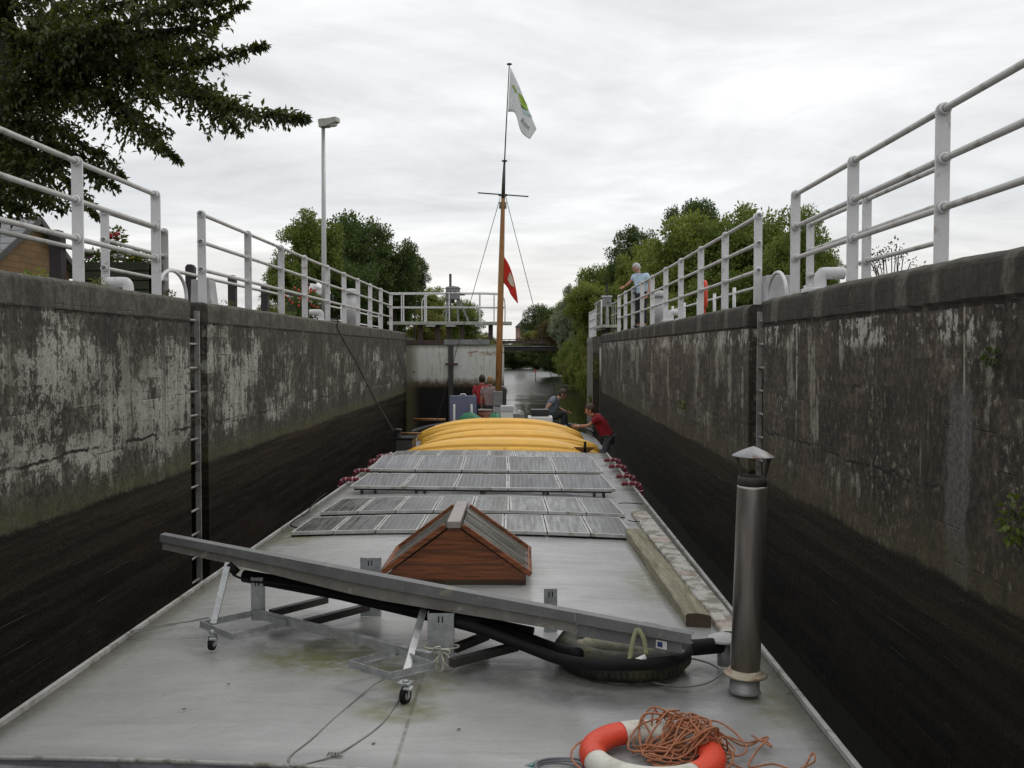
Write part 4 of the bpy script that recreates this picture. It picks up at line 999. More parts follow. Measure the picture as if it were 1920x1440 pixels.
tree(1066, 108, 648, 56, 722, LEAF_mid, 'green bush hanging over the water just before the footbridge', 'bush', 'bush', group=GB, base=0.1)
tree(1105, 66, 520, 100, 640, LEAF_lime, 'yellow green bush above the right bank beside the far railing', 'bush', 'bush', group=GB)
tree(1104, 78, 610, 76, 748, LEAF_lime, 'lime bush drooping to the water on the right bank', 'willow', 'bush', group=GB, base=0.1)
tree(1076, 92, 625, 60, 734, LEAF_mid, 'green bush with yellow sprays beside the footbridge end', 'bush', 'bush', group=GB, base=0.1)
tree(1112, 64, 640, 60, 765, LEAF_olive, 'olive bush at the waterline beside the end pier', 'willow', 'bush', group=GB, base=0.1)
tree(1020, 128, 567, 90, 660, LEAF_dark, 'dark tree by the distant brick building', group=GR)
tree(1038, 112, 590, 70, 665, LEAF_rust, 'reddish brown tree beyond the footbridge', 'bush', group=GR)
tree(1010, 118, 615, 70, 668, LEAF_olive, 'olive bush above the footbridge deck', 'bush', 'bush', group=GR)
tree(1060, 120, 560, 60, 670, LEAF_mid, 'mid green tree right of the reddish tree', group=GR)
tree(995, 150, 635, 60, 665, LEAF_mid, 'small green bush below the distant brick building', 'bush', 'bush', group=GR)
# far bank closing the canal
for k, (px, pw, pt, pb, mm, lb) in enumerate([(915, 90, 640, 700, LEAF_dark, 'far dark bush behind the gate end and under the bridge'), (962, 66, 648, 697, LEAF_dark, 'far dark bush under the left part of the footbridge'), (1005, 70, 650, 697, LEAF_dark, 'far dark bush under the middle of the footbridge'), (1042, 70, 645, 706, LEAF_dark, 'far dark bush under the right end of the footbridge'), (875, 80, 645, 695, LEAF_dark, 'far dark bush hidden mostly by the gate')]):
    tree(px, 178 - (k == 3) * 50, pt, pw, pb, mm, lb, 'bush', 'bush', group='bushes on the far bank', base=0.2)
for k, (px, Y, pw, pt) in enumerate([(930, 230, 160, 640), (1010, 240, 120, 628), (1090, 200, 140, 600), (820, 220, 160, 630)]):
    tree(px, Y, pt, pw, 680, LEAF_dark, ['pale far tree line seen between gate and bridge', 'pale far tree right of the distant building', 'far tree behind the silvery willows', 'far tree behind the winding gear'][k], group='farthest trees', base=1.0)

# ---- the near tree, upper left
def limb(pts, r0, r1):
    q = spline([at(*p) for p in pts], 6); n = len(q)
    return q, [r0 + (r1 - r0) * (i / (n - 1)) ** .7 for i in range(n)]
nb = at(-8, 520, 13.6)
t = thing('overhanging_tree', 'big dark tree at upper left whose leafy boughs hang over the railing', 'tree', (nb.x, nb.y, 3.9))
mbt = MB(); LP = []; LD = []
LIMBS = [
 ([(-32, 560, 13.6), (-22, 400, 13.6), (-14, 260, 13.5), (6, 190, 13.5), (14, 120, 13.4), (10, 20, 13.3), (40, -80, 13.2)], .20, .10, .0),
 ([(-4, 225, 13.5), (60, 165, 13.2), (110, 120, 12.8), (180, 80, 12.3), (280, 62, 12.0), (380, 45, 11.7), (450, 12, 11.5)], .10, .008, 1),
 ([(60, 165, 13.2), (150, 120, 12.9), (250, 118, 12.6), (340, 118, 12.3), (410, 108, 12.0), (484, 88, 11.8)], .06, .006, 1),
 ([(150, 118, 12.9), (240, 128, 12.4), (320, 150, 12.0), (390, 178, 11.7), (450, 205, 11.5), (510, 213, 11.3), (565, 221, 11.1)], .05, .005, 1.0),
 ([(330, 152, 12.0), (380, 180, 11.9), (420, 215, 11.9), (448, 246, 11.8)], .025, .004, .8),
 ([(10, 195, 13.5), (100, 150, 13.0), (170, 165, 12.6), (225, 200, 12.3), (275, 245, 12.0), (328, 294, 11.8)], .055, .005, 1),
 ([(220, 195, 12.3), (250, 225, 12.5), (290, 240, 12.5), (312, 245, 12.5)], .02, .004, .7),
 ([(-10, 242, 13.5), (50, 228, 13.2), (95, 235, 13.0), (140, 262, 12.7), (190, 290, 12.5), (228, 328, 12.3)], .05, .005, .9),
 ([(-12, 262, 13.6), (50, 280, 13.8), (100, 320, 13.6), (145, 352, 13.4), (178, 402, 13.2)], .045, .005, .8),
 ([(-16, 300, 13.6), (40, 330, 14.0), (85, 360, 14.1), (126, 386, 14.0)], .035, .004, .8),
 ([(-16, 310, 13.6), (-20, 330, 13.4), (20, 345, 13.0), (40, 362, 12.8)], .03, .004, .8),
 ([(20, 200, 13.5), (70, 190, 13.9), (120, 180, 14.2), (165, 195, 14.3)], .04, .004, .8),
 ([(22, 150, 13.5), (80, 80, 13.2), (160, 30, 13.0), (240, 0, 12.8), (340, -20, 12.6)], .06, .006, 1.1),
 ([(26, 100, 13.4), (100, 20, 13.6), (200, -30, 13.8), (300, -60, 13.8)], .06, .006, 1.1),
 ([(180, 80, 12.3), (260, 30, 12.0), (330, 10, 11.8), (400, 0, 11.6), (430, -20, 11.5)], .04, .005, 1.0),
 ([(28, 60, 13.4), (0, 10, 13.0), (60, -20, 12.6), (120, 20, 12.2)], .05, .006, 1.1),
 ([(20, 110, 13.5), (-40, 60, 13.8), (-120, 20, 14)], .07, .01, 1.2),
 ([(10, 240, 13.6), (-60, 200, 13.8), (-160, 190, 14)], .07, .01, 1.2),
 ([(110, 120, 12.8), (160, 60, 13.4), (230, 80, 13.8), (300, 95, 14.0)], .04, .006, 1.1),
 ([(60, 165, 13.2), (90, 60, 12.4), (150, 70, 12.0), (210, 40, 11.6)], .04, .006, 1.1),
 ([(-5, 290, 13.4), (50, 300, 13.0), (120, 300, 12.8), (170, 320, 12.6), (212, 345, 12.5)], .04, .005, 1.0),
 ([(-5, 320, 13.4), (30, 350, 13.6), (70, 372, 13.8), (110, 392, 13.8)], .03, .005, .9),
 ([(0, 250, 13.6), (40, 262, 13.2), (100, 270, 13.0), (150, 292, 12.8)], .03, .005, 1.0),
 ([(-20, 360, 13.5), (10, 378, 13.2), (40, 388, 13.0)], .03, .005, 1.0),
 ([(240, 128, 12.4), (290, 80, 12.9), (350, 90, 13.1), (400, 60, 13.2)], .03, .005, 1.0),
]
rg = np.random.default_rng(5)
for pts, r0, r1, k in LIMBS:
    q, rs = limb(pts, r0, r1); mbt.tube(q, rs, 8)
    if not k: continue
    n = len(q); Ls = sum((q[i+1] - q[i]).length for i in range(n - 1)); nt_ = int(Ls * 66 * k)
    for _ in range(nt_):
        f = rg.uniform(.04, 1.0) * (n - 1); i = min(int(f), n - 2); p = q[i].lerp(q[i+1], f - i); ax = (q[i+1] - q[i]).normalized()
        fr = f / (n - 1); ln = (.70 * (1 - fr) ** 1.5 + .13) * rg.uniform(.5, 1.2) * k
        rd = V(rg.normal(size=3)); rd.z *= .6; rd = (rd.normalized() * .85 + ax * .6 + V((0, 0, -.2))).normalized()
        if fr > .93: rd = (ax + rd * .25).normalized()
        e_ = p + rd * ln + V((0, 0, -.10 * ln))
        if rg.random() < .22: mbt.tube([p, p.lerp(e_, .5) + V((0, 0, .02)), e_], [.006, .004, .002], 4, caps=False)
        m_ = max(4, int(ln / .030))
        for j in range(m_):
            u = (j + rg.random()) / m_; c = p.lerp(e_, u) + V((0, 0, .02 * math.sin(u * 3)))
            d = V(rg.normal(size=3)) * .75 + rd * .75 + V((0, 0, -.5)); LP.append(c); LD.append(d)
# one bare twig
q, rs = limb([(262, 132, 12.1), (275, 155, 12), (285, 180, 12), (305, 203, 12)], .008, .003); mbt.tube(q, rs, 5)
mbt.build('trunk', M_bark, t)
LP, LD = np.array(LP), np.array(LD); n = len(LP)
quads_obj('crown', leaves_mesh(LP, LD, rg.uniform(.06, .11, n), rg.uniform(.034, .054, n), .25, rg), LEAF_near, t)

# small weeds on the copings
def weed(px, py, x, label, s=.06, m_=LEAF_olive):
    p = onx(px, py, x); tag(quads_obj('weed', tuft((p.x, p.y, WT + s * .5), s * 1.4, s * 2.0, s * .8, 60, .035), m_, origin=(p.x, p.y, WT - .01)), label, 'weed')
weed(182, 526, XL - .12, 'small weed on the left coping between the two near railing posts')
weed(318, 548, XL - .06, 'small orange and green weed on the left coping by the ladder hoop', .05, LEAF_rust)
weed(425, 568, XL - .2, 'low green weed on the left coping behind the grey metal housing', .07)
weed(545, 585, XL - .3, 'low green weed on the left coping under the second bay of the long railing', .08, LEAF_mid)
# plants rooted in the right wall
def wallplant(px, py, n, sx, sz, label, mat_=LEAF_mid, x=XR, size=.075):
    p = onx(px, py, x - .03); c = (p.x - sx * .3, p.y, p.z)
    tag(quads_obj('wall_plant', tuft(c, sx, sx * 1.3, sz, n, size, .4), mat_, origin=(p.x, p.y, p.z - sz)), label, 'plant')
wallplant(1905, 975, 70, .06, .14, 'green fern growing from a crack low in the right wall at the frame edge', LEAF_mid, XR, .06)
wallplant(1862, 668, 60, .05, .06, 'small dark plant in the right wall below the coping near the frame edge', LEAF_dark, XR, .04)
wallplant(1282, 760, 50, .05, .10, 'tiny green plant halfway up the right wall past the ladder', LEAF_mid, XR, .06)
wallplant(1112, 752, 150, .14, .38, 'bright green plant at the foot of the end pier recess', LEAF_lime, XR + .1, .12)
wallplant(1119, 690, 130, .12, .55, 'yellow green trailing plant high in the end pier recess', LEAF_olive, XR + .1, .11)
# ================================================================== THE BARGE
barge = thing('barge', 'long black barge with a wide pale grey cambered roof lying in the lock', 'barge', (XC, 14, 0))
e0, e1 = on(0, 1420, DECK - .04), on(480, 1441, DECK - .02)
ksl = (e1.y - e0.y) / (e1.x - e0.x)
ya = lambda x: e0.y + ksl * (x - e0.x)
us = np.linspace(0, 1, 25); ts = np.linspace(0, 1, 60); rows = []
for tt in ts:
    row = []
    for u in us:
        Y = 4.7 + (19.75 - 4.7) * tt; x = xl(Y) + (xr(Y) - xl(Y)) * u
        y = ya(x) + (19.75 - ya(x)) * tt
        row.append((x, y, roofz(x) + .004 * math.sin(x * 2.1 + y * .9) + .003 * math.sin(y * 2.3 - x)))
    rows.append(row)
roof = MB().grid(rows).build('roof', M_roof, barge, solid=.012)
# roof material works in world metres: give the roof its own origin there
for v_ in roof.data.vertices: v_.co = V(v_.co) + V((XC, 14, 0))
roof.location = (-XC, -14, 0); ORG[roof.name] = V((0, 0, 0))
for s in (0, 1):    # raised edge and coaming down to the side deck
    fx = xl if s == 0 else xr; o_ = -1 if s == 0 else 1
    mb = MB(); mb.tube([(fx(y) + o_ * .004, y, roofz(fx(y)) + .014) for y in np.linspace(4.5, 19.7, 20)], .021, 8); mb.build('edge_trim', M_trim, barge)
    mb = MB(); mb.bar((fx(4.5), 4.5, .9), (fx(19.7), 19.7, .9), .03, .76); mb.build('coaming', M_trim, barge)
mb = MB(); xs_ = np.linspace(xl(4.8), 1.6, 18); mb.tube([(x, ya(x) - .005, roofz(x) + .006) for x in xs_], .012, 6); mb.build('edge_trim', M_trim, barge)
mb = MB(); mb.prism([(-2.9, 1.2, DECK - .2), (1.6, 1.2, DECK - .2), (1.6, ya(1.6) + .02, DECK - .2), (-2.9, ya(-2.9) + .02, DECK - .2)], (0, 0, .135)); mb.build('aft_deck', M_lowdeck, barge)
mb = MB(); mb.grid([[(x, ya(x) - .002, roofz(x) - .004) for x in xs_], [(x, ya(x) - .004, DECK - .12) for x in xs_]]); mb.build('fascia', M_lowdeck, barge)
# hull with rounded bow
out = [(-1.9, 1.0), (-2.62, 1.6)] + [(-2.62, y) for y in np.linspace(3, 27, 12)] + [(-2.62 * math.cos(a), 27.5 + 5.3 * math.sin(a)) for a in np.linspace(.08, 1.5, 12)]
out = [(XC + x, y) for x, y in out] + [(XC - x, y) for x, y in reversed(out)]
mb = MB(); n = len(out)
mb.add([(x, y, -.6) for x, y in out] + [(x, y, .42) for x, y in out], [(i, (i+1) % n, (i+1) % n + n, i + n) for i in range(n)] + [tuple(range(n, 2*n))]); mb.build('hull', M_hull, barge)
mb = MB(); fo = [p_ for p_ in out if p_[1] > 24]; m_ = len(fo)
mb.add([(x, y, .42) for x, y in fo] + [(x, y, .84) for x, y in fo], [(i, (i+1) % m_, (i+1) % m_ + m_, i + m_) for i in range(m_)] + [tuple(range(m_, 2*m_))]); mb.build('bow_deck', M_grey, barge)
mb = MB(); mb.tube([(XC + (x - XC) * .985, y, 1.0) for x, y in fo if y > 27.6], .05, 8); mb.build('bow_rail', M_hull, barge)
MB().box(-2.75, 1.55, 19.78, 24.2, .5, 1.04).build('cargo_hatch', M_lowdeck, barge)
MB().box(-2.45, 1.15, 24.3, 27.25, .86, 1.26).build('forward_hatch', M_trim, barge, bevel=.02)
mb = MB(); mb.tube([on(775, 786, 1.36), on(835, 787, 1.36)], .035, 8); mb.build('boom', M_mast, barge)

# ---- solar panels
def pvrow(name, label, FL, FR, RL, RR, hf, hr, n, m_pv, flat, gap=.012, th=.038, fw=.022):
    fl, fr, rl, rr_ = on(*FL, DECK + hf), on(*FR, DECK + hf), on(*RL, DECK + hr), on(*RR, DECK + hr)
    c = (fl + fr + rl + rr_) / 4; t = thing(name, label, 'solar panels', (c.x, c.y, DECK))
    def P(u, v, dz=0.0):
        q = fl.lerp(fr, u).lerp(rl.lerp(rr_, u), v)
        return V((q.x, q.y, q.z + dz - (.0115 * (q.x - XC) ** 2 if flat else 0)))
    for i in range(n):
        u0, u1 = i / n + gap / 2 / (fr.x - fl.x), (i + 1) / n - gap / 2 / (fr.x - fl.x)
        def slab(ua, ub, va, vb, z0, z1):
            k = [P(ua, va, z0), P(ub, va, z0), P(ub, vb, z0), P(ua, vb, z0), P(ua, va, z1), P(ub, va, z1), P(ub, vb, z1), P(ua, vb, z1)]
            return k, [(0,3,2,1),(4,5,6,7),(0,1,5,4),(1,2,6,5),(2,3,7,6),(3,0,4,7)]
        du, dv = fw / (fr.x - fl.x), fw / (rl - fl).length
        b = MB(); b.add(*slab(u0 + du, u1 - du, dv, 1 - dv, -th + .004, -.004)); pan = b.build('panel', m_pv, t)
        b = MB()
        b.add(*slab(u0, u1, 0, dv, -th, 0)); b.add(*slab(u0, u1, 1 - dv, 1, -th, 0))
        b.add(*slab(u0, u0 + du, dv, 1 - dv, -th, 0)); b.add(*slab(u1 - du, u1, dv, 1 - dv, -th, 0))
        b.build('frame', M_pvframe, pan, bevel=.003)
    if not flat:
        b = MB()
        for u in (.04, .25, .5, .75, .96):
            for v in (.12, .88):
                q = P(u, v, -th - .001); b.box(q.x - .02, q.x + .02, q.y - .02, q.y + .02, roofz(q.x) - .005, q.z)
        for v in (.12, .88): b.bar(P(0.01, v, -th - .022), P(.99, v, -th - .022), .04, .04)
        b.build('support', M_dkmetal, t)
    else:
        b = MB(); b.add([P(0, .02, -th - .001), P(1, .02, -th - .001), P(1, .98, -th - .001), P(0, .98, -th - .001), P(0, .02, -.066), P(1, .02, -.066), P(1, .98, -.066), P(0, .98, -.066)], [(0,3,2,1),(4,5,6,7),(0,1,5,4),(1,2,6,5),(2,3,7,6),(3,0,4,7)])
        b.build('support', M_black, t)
    return t
pvrow('solar_panel_row', 'nearest flat row of eight small dirty solar panels, behind the wooden skylight', (545, 990), (1190, 997), (585, 963), (1163, 964), .062, .062, 8, M_pvflat, True)
pvrow('solar_panel_row', 'second flat row of eight small dirty solar panels, before the raised rows', (600, 954), (1172, 958), (640, 929), (1145, 930), .062, .062, 8, M_pvflat, True)
pvrow('solar_panel_row', 'nearer raised row of five large tilted solar panels with dark shadow gap below', (655, 911), (1155, 917), (690, 887), (1130, 890), .10, .21, 5, M_pv, False)
pvrow('solar_panel_row', 'farther raised row of five large tilted solar panels', (692, 879), (1132, 884), (717, 853), (1110, 857), .10, .22, 5, M_pv, False)
pvrow('solar_panel_row', 'farthest flat row of eight small panels against the yellow kayaks', (722, 853), (1114, 856), (744, 842), (1095, 846), .072, .10, 8, M_pvflat, True)
for k, (px, py, s) in enumerate([(692, 858, -1), (674, 867, -1), (652, 886, -1), (630, 903, -1), (1150, 866, 1), (1152, 878, 1), (1165, 897, 1), (1178, 911, 1)]):
    p = on(px, py, DECK); x0 = xl(p.y) if s < 0 else xr(p.y); y = p.y
    nm = ['farthest', 'second farthest', 'second nearest', 'nearest'][k % 4]
    t = thing('edge_spool', f'{nm} of four dark red and pink ribbed spools on the {"left" if s < 0 else "right"} roof edge', 'spool', (x0, y, DECK - .05), 'red ribbed spools along the roof edges')
    path = spline([(x0 - s * .20, y, DECK + .03), (x0 - s * .02, y, DECK + .035), (x0 + s * .08, y, DECK + .0), (x0 + s * .11, y + .0, DECK - .16)], 5)
    MB().tube(path, .026, 8).build('core', M_redspool, t)
    a_, b_ = MB(), MB()
    for i in range(0, len(path) - 1):
        d = (path[i+1] - path[i]) * .38; (a_ if i % 3 else b_).tube([path[i], path[i] + d], .039, 10)
    a_.build('red_rib', M_redspool, t); b_.build('pink_rib', M_pinkspool, t)
# black cables running off the panel rows
def wire(name, pts, r, mat_, label, cat, n=8, nn=6):
    return tag(MB().tube(spline(pts, n), r, nn).build(name, mat_), label, cat)
wire('cable', [on(560, 990, DECK + .01), on(545, 985, DECK + .01), on(553, 975, DECK + .01), on(575, 962, DECK + .01), on(585, 948, DECK + .01), on(597, 935, DECK + .01), on(612, 925, DECK + .01)], .008, M_black, 'black cable at the left end of the flat solar rows', 'cable')
wire('cable', [on(1160, 944, DECK), on(1172, 943, DECK + .01), on(1190, 944, DECK + .01), on(1206, 945, DECK)], .006, M_black, 'short black cable from the second flat solar row to the right edge', 'cable')
wire('cable', [on(1178, 975, DECK), on(1188, 978, DECK + .01), on(1200, 977, DECK + .02)], .006, M_black, 'short black cable between the nearest solar row and the wooden plank', 'cable')

# ---- skylight
SX0, SX1, SY0, SY1 = -1.20, .03, 8.40, 9.40; SXC = -.60; ez, rz = DECK + .10, DECK + .515
t = thing('skylight', 'varnished wooden gable skylight with two glass slopes on the barge roof', 'skylight', (SXC, 8.9, DECK - .02))
for y0 in (SY0, SY1 - .04):
    MB().prism([(SX0 + .03, y0, DECK + .05), (SX1 - .03, y0, DECK + .05), (SX1 - .02, y0, ez - .01), (SXC + .05, y0, rz - .03), (SXC - .05, y0, rz - .03), (SX0 + .02, y0, ez - .01)], (0, .04, 0)).build('gable', M_wood, t)
MB().box(SX0 + .02, SX1 - .02, SY0 - .012, SY1 + .012, DECK - .03, DECK + .052).build('base', mat('dark_wood_base', (.05, .022, .012), .5, dirt=(.06, .06, .02), da=.6), t)
for z in (.175, .30): MB().box(SXC - (.52 - z) * 1.25, SXC + (.52 - z) * 1.25, SY0 - .004, SY0 - .001, DECK + z, DECK + z + .006).build('plank_seam', M_endgrain, t)
MB().box(SXC - .058, SXC + .058, SY0 - .06, SY1 + .06, rz - .015, rz + .045).build('ridge_cap', M_ridge, t, bevel=.008)
g = NG('skylight_glass'); n_ = g.noise(g.mul(g.obj(), (1.0, 3.5, 1.0)), 1.5, 4, .5)
M_sglass = g.fin(g.mix(g.step(n_, .38, .68), (.085, .09, .078), (.12, .125, .105)), g.step(n_, .3, .7, .10, .32), 0, .6)
for s, xe in ((-1, SX0 - .02), (1, SX1 + .02)):
    a = V((SXC + s * .07, SY0 - .03, rz + .0)); b = V((xe, SY0 - .03, ez)); c = V((xe, SY1 + .03, ez)); d = V((SXC + s * .07, SY1 + .03, rz))
    nrm = (b - a).cross(d - a).normalized(); nrm = nrm if nrm.z > 0 else -nrm; dn = nrm * .02
    b2 = MB(); b2.add([a - dn, b - dn, c - dn, d - dn, a, b, c, d], [(0,1,2,3),(4,7,6,5),(0,4,5,1),(1,5,6,2),(2,6,7,3),(3,7,4,0)]); pane = b2.build('glass_pane', M_sglass, t)
    fr = MB()
    for p0, p1 in ((a, b), (d, c)): fr.bar(p0 + dn * .3 , p1 + dn * .3, .038, .045, nrm)
    fr.bar(b.lerp(a, .03) + dn * .3, c.lerp(d, .03) + dn * .3, .036, .042, nrm); fr.build('frame', M_wood, pane, bevel=.005)
    for f in (.33, .66): MB().bar(a.lerp(d, f) + dn * .2, b.lerp(c, f) + dn * .2, .008, .012, nrm).build('glazing_bar', M_ridge, pane)

# ---- planks on the right roof edge
def plank(fl, fr, nl, nr, h, m_, label):
    a, b, c, d = fl, fr, nr, nl; n = 14; rows = []
    for i in range(n + 1):
        f = i / n; l = a.lerp(d, f); r = b.lerp(c, f); j = lambda k=.004: random.uniform(-k, k)
        l = V((l.x + j(), l.y, roofz(l.x))); r = V((r.x + j(), r.y, roofz(r.x)))
        rows.append([(l.x, l.y, l.z), (l.x + j(), l.y, l.z + h - .012), (l.x + .012, l.y, l.z + h + j()), ((l.x + r.x) / 2, l.y, l.z + h + j(.003)), (r.x - .012, r.y, r.z + h + j()), (r.x + j(), r.y, r.z + h - .012), (r.x, r.y, r.z)])
    t = thing('plank', label, 'plank', (rows[7][3][0], rows[7][3][1], DECK - .02))
    MB().grid(rows, smooth=False, closed=True).build('board', m_, t)
    for i in (0, n): MB().add([(p[0], p[1] + (.001 if i == 0 else -.001) * (1 if rows[0][0][1] > rows[n][0][1] else -1), p[2]) for p in rows[i]], [tuple(range(7))]).build('end_grain', M_endgrain, t)
plank(V((1.09, 10.75, 0)), V((1.27, 10.75, 0)), V((1.19, 7.27, 0)), V((1.37, 7.27, 0)), .105, M_plank, 'thick grey green wooden beam lying on the right side of the barge roof')
plank(V((1.31, 12.3, 0)), V((1.52, 12.3, 0)), V((1.40, 7.0, 0)), V((1.575, 7.0, 0)), .06, M_pplank, 'worn board with white and red paint remains along the right roof edge')

# ---- chimney and vent
cb_ = on(1394, 1290, DECK); ct = at(1411, 893, 5.83)
cb_.y = 5.83
t = thing('chimney', 'tall stainless stove chimney with a pointed rain cap on the right of the barge roof', 'chimney', (cb_.x, 5.83, DECK - .01))
ax = (V((ct.x, 5.83, ct.z)) - cb_).normalized(); Q = V((0, 0, 1)).rotation_difference(ax).to_matrix()
H_ = (V((ct.x, 5.83, ct.z)) - cb_).length
MB().lathe([(.098, -.01), (.088, .005), (.086, .10)], cb_, 32, Q).build('base', M_lampgrey, t)
MB().lathe([(.0, .095), (.118, .092), (.13, .088), (.132, .094), (.118, .104), (.10, .112), (.094, .125)], cb_, 36, Q).build('collar', mat('stained_collar', (.42, .38, .29), .45, .5, dirt=(.2, .1, .05), da=.7, ds=10), t)
MB().lathe([(.086, .11), (.086, H_ - .07), (.0855, H_ - .055), (.081, H_ - .055)], cb_, 48, Q).build('pipe', M_inox, t)
MB().lathe([(.0848, H_ - .054), (.0845, H_ - .012), (.080, H_), (.068, H_), (.068, H_ - .054)], cb_, 36, Q).build('sooty_top', M_soot, t)
tip = cb_ + ax * (H_ + .125)
MB().lathe([(.0, .052), (.03, .042), (.075, .022), (.122, -.004), (.124, -.010), (.1, -.006), (.0, .03)], tip, 36, Q).build('rain_cap', M_capm, t)
for a in (20, 140, 200, 320):
    u = Q @ V((math.cos(R(a)), math.sin(R(a)), 0)); MB().bar(cb_ + ax * (H_ - .02) + u * .074, tip + u * .108 - ax * .006, .022, .005, u).build('strut', M_soot, t)
vp = on(1357, 1247, DECK)
t = thing('mushroom_vent', 'small pale mushroom vent half hidden behind the chimney', 'vent', vp)
MB().cyl(vp, vp + V((0, 0, .15)), .042, n=20).build('pipe', M_lampgrey, t)
MB().lathe([(.0, .205), (.05, .20), (.10, .178), (.112, .162), (.10, .158), (0, .165)], vp, 30).build('cap', M_greyl, t)
MB().cyl(vp + V((-.07, -.02, .10)), vp + V((0, 0, .10)), .018).build('clamp', M_black, t)
# ================================================================== THE WHEELED PANEL FRAME IN THE FOREGROUND
A, B = at(300, 1001, 7.25), at(1297, 1189, 5.6)
dr = (B - A).normalized(); L_ = (B - A).length
nb_ = V((0, 0, 1)).cross(dr).normalized()         # away from the camera
if nb_.y < 0: nb_ = -nb_
t = thing('panel_frame', 'long tilted grey aluminium profile on a wheeled galvanised frame across the near roof', 'frame', (A.lerp(B, .45).x, A.lerp(B, .45).y, DECK))
PF = lambda u, w=0.0, z=0.0: A + dr * (L_ * u) + nb_ * w + V((0, 0, z))
def strip(u0, u1, prof, name, m_):      # folded sheet, prof = [(back, z)] with a 4 mm thickness
    b = MB(); b.grid([[PF(u, w_, z_ * float(np.interp(u, [0, .18, .45, .8, 1], [.66, .72, .98, .74, .62]))) for w_, z_ in prof] for u in np.linspace(u0, u1, 13)], smooth=False)
    return b.build(name, m_, t, solid=.005)
UP = .822
strip(0, UP, [(.055, -.005), (.05, .0), (.0, -.008), (-.004, -.082), (.03, -.084)], 'upper_strip', M_alu)
strip(0, UP, [(.03, -.086), (.024, -.178), (.075, -.184)], 'web', M_alu2)
strip(UP + .001, 1, [(.055, -.003), (.047, .002), (-.004, -.004), (-.008, -.088), (.03, -.088)], 'end_strip', M_alu)
strip(UP + .001, .985, [(.03, -.089), (.020, -.20), (.08, -.205)], 'end_web', M_alu)
# backing slab sloping away under the profile, made wider to shade the deck
b = MB(); q = []
for dz in (-.035, -.001):
    for u, w_ in ((.15, .04), (.76, .04), (.76, .62), (.15, .62)): q.append(PF(u, w_, -.055 - w_ * .31 + dz))
b.add(q, [(0,3,2,1),(4,5,6,7),(0,1,5,4),(1,2,6,5),(2,3,7,6),(3,0,4,7)]); b.build('panel', M_pv, t, bevel=.004)
lbl = PF(.955, .010, -.118); m3 = Matrix((dr, -nb_, V((0, 0, 1)))).transposed()
s_ = MB().obox(PF(.955, .010, -.098), (.066, .004, .048), m3).build('sticker', M_white, t)
MB().obox(PF(.953, .0065, -.097), (.030, .003, .028), m3).build('sticker_mark', mat('sticker_blue', (.03, .04, .16), .5), s_)
# dark tube under the profile
ta, tb = PF(.155, .10, -.30), PF(.56, .06, -.30)
MB().tube([at(458, 1080, 7.1), at(640, 1112, 6.85), at(845, 1160, 6.5)], [.045, .05, .05], 12).build('torsion_tube', M_black, t)
MB().tube([at(600, 1105, 7.0), at(760, 1135, 6.8), at(1000, 1185, 6.55)], .032, 10).build('cross_tube', M_dkmetal, t)
# galvanised undercarriage
zb = DECK + .135
o2 = lambda px, py, z=zb: on(px, py, z)
MB().bar(o2(486, 1152), o2(808, 1232), .045, .055).build('long_bar', M_galv, t)
for c in ([(377, 1170), (436, 1194), (534, 1169), (473, 1150)], [(655, 1244), (731, 1268), (812, 1248), (745, 1222)]):
    k = [o2(*p_) for p_ in c]; b = MB()
    for i in range(4):
        p0, p1 = k[i], k[(i + 1) % 4]; d = (p1 - p0).normalized() * .012 * (1 if i % 2 else -1)
        b.bar(p0 + d, p1 - d, .006, .042); b.bar(p0 + V((0, 0, -.018)) , p1 + V((0, 0, -.018)), .03, .005)
    b.build('tray', M_galv, t)
def channel(px0, px1, pt, pb, Y, name='upright', zb_=None, slots=True):
    a = at((px0 + px1) / 2, pt, Y); w_ = (px1 - px0) * Y / FPX; z0 = at(0, pb, Y).z if zb_ is None else zb_
    b = MB(); b.box(a.x - w_/2, a.x + w_/2, Y, Y + .004, z0, a.z); b.box(a.x - w_/2, a.x - w_/2 + .004, Y + .005, Y + .06, z0, a.z); b.box(a.x + w_/2 - .004, a.x + w_/2, Y + .005, Y + .06, z0, a.z)
    o = b.build(name, M_galv, t)
    if slots:
        b = MB()
        for dx in (-.012, .012): b.box(a.x + dx - .004, a.x + dx + .004, Y - .0025, Y - .0005, a.z - .06, a.z - .02)
        b.build('slot', M_black, o)
channel(470, 493, 1083, 1162, 7.0)
channel(801, 851, 1150, 1228, 6.22)
channel(675, 713, 1046, 1100, 7.42, 'bracket', DECK)
channel(1020, 1045, 1104, 1150, 7.02, 'bracket', DECK)
for (p0, Y0), (p1, Y1) in ((((428, 1055), 7.0), ((400, 1170), 6.72)), (((797, 1132), 6.5), ((759, 1268), 5.82))):
    MB().bar(at(*p0, Y0), at(*p1, Y1), .045, .02, (0, 1, .2)).build('leg', M_galv, t, bevel=.002)
for a, c in (((508, 1150), (612, 1124)), ((572, 1168), (690, 1138)), ((852, 1216), (912, 1192)), ((846, 1243), (968, 1212))):
    MB().bar(o2(*a, DECK + .09), o2(*c, DECK + .09), .05, .05).build('cross_bar', M_dkmetal, t)
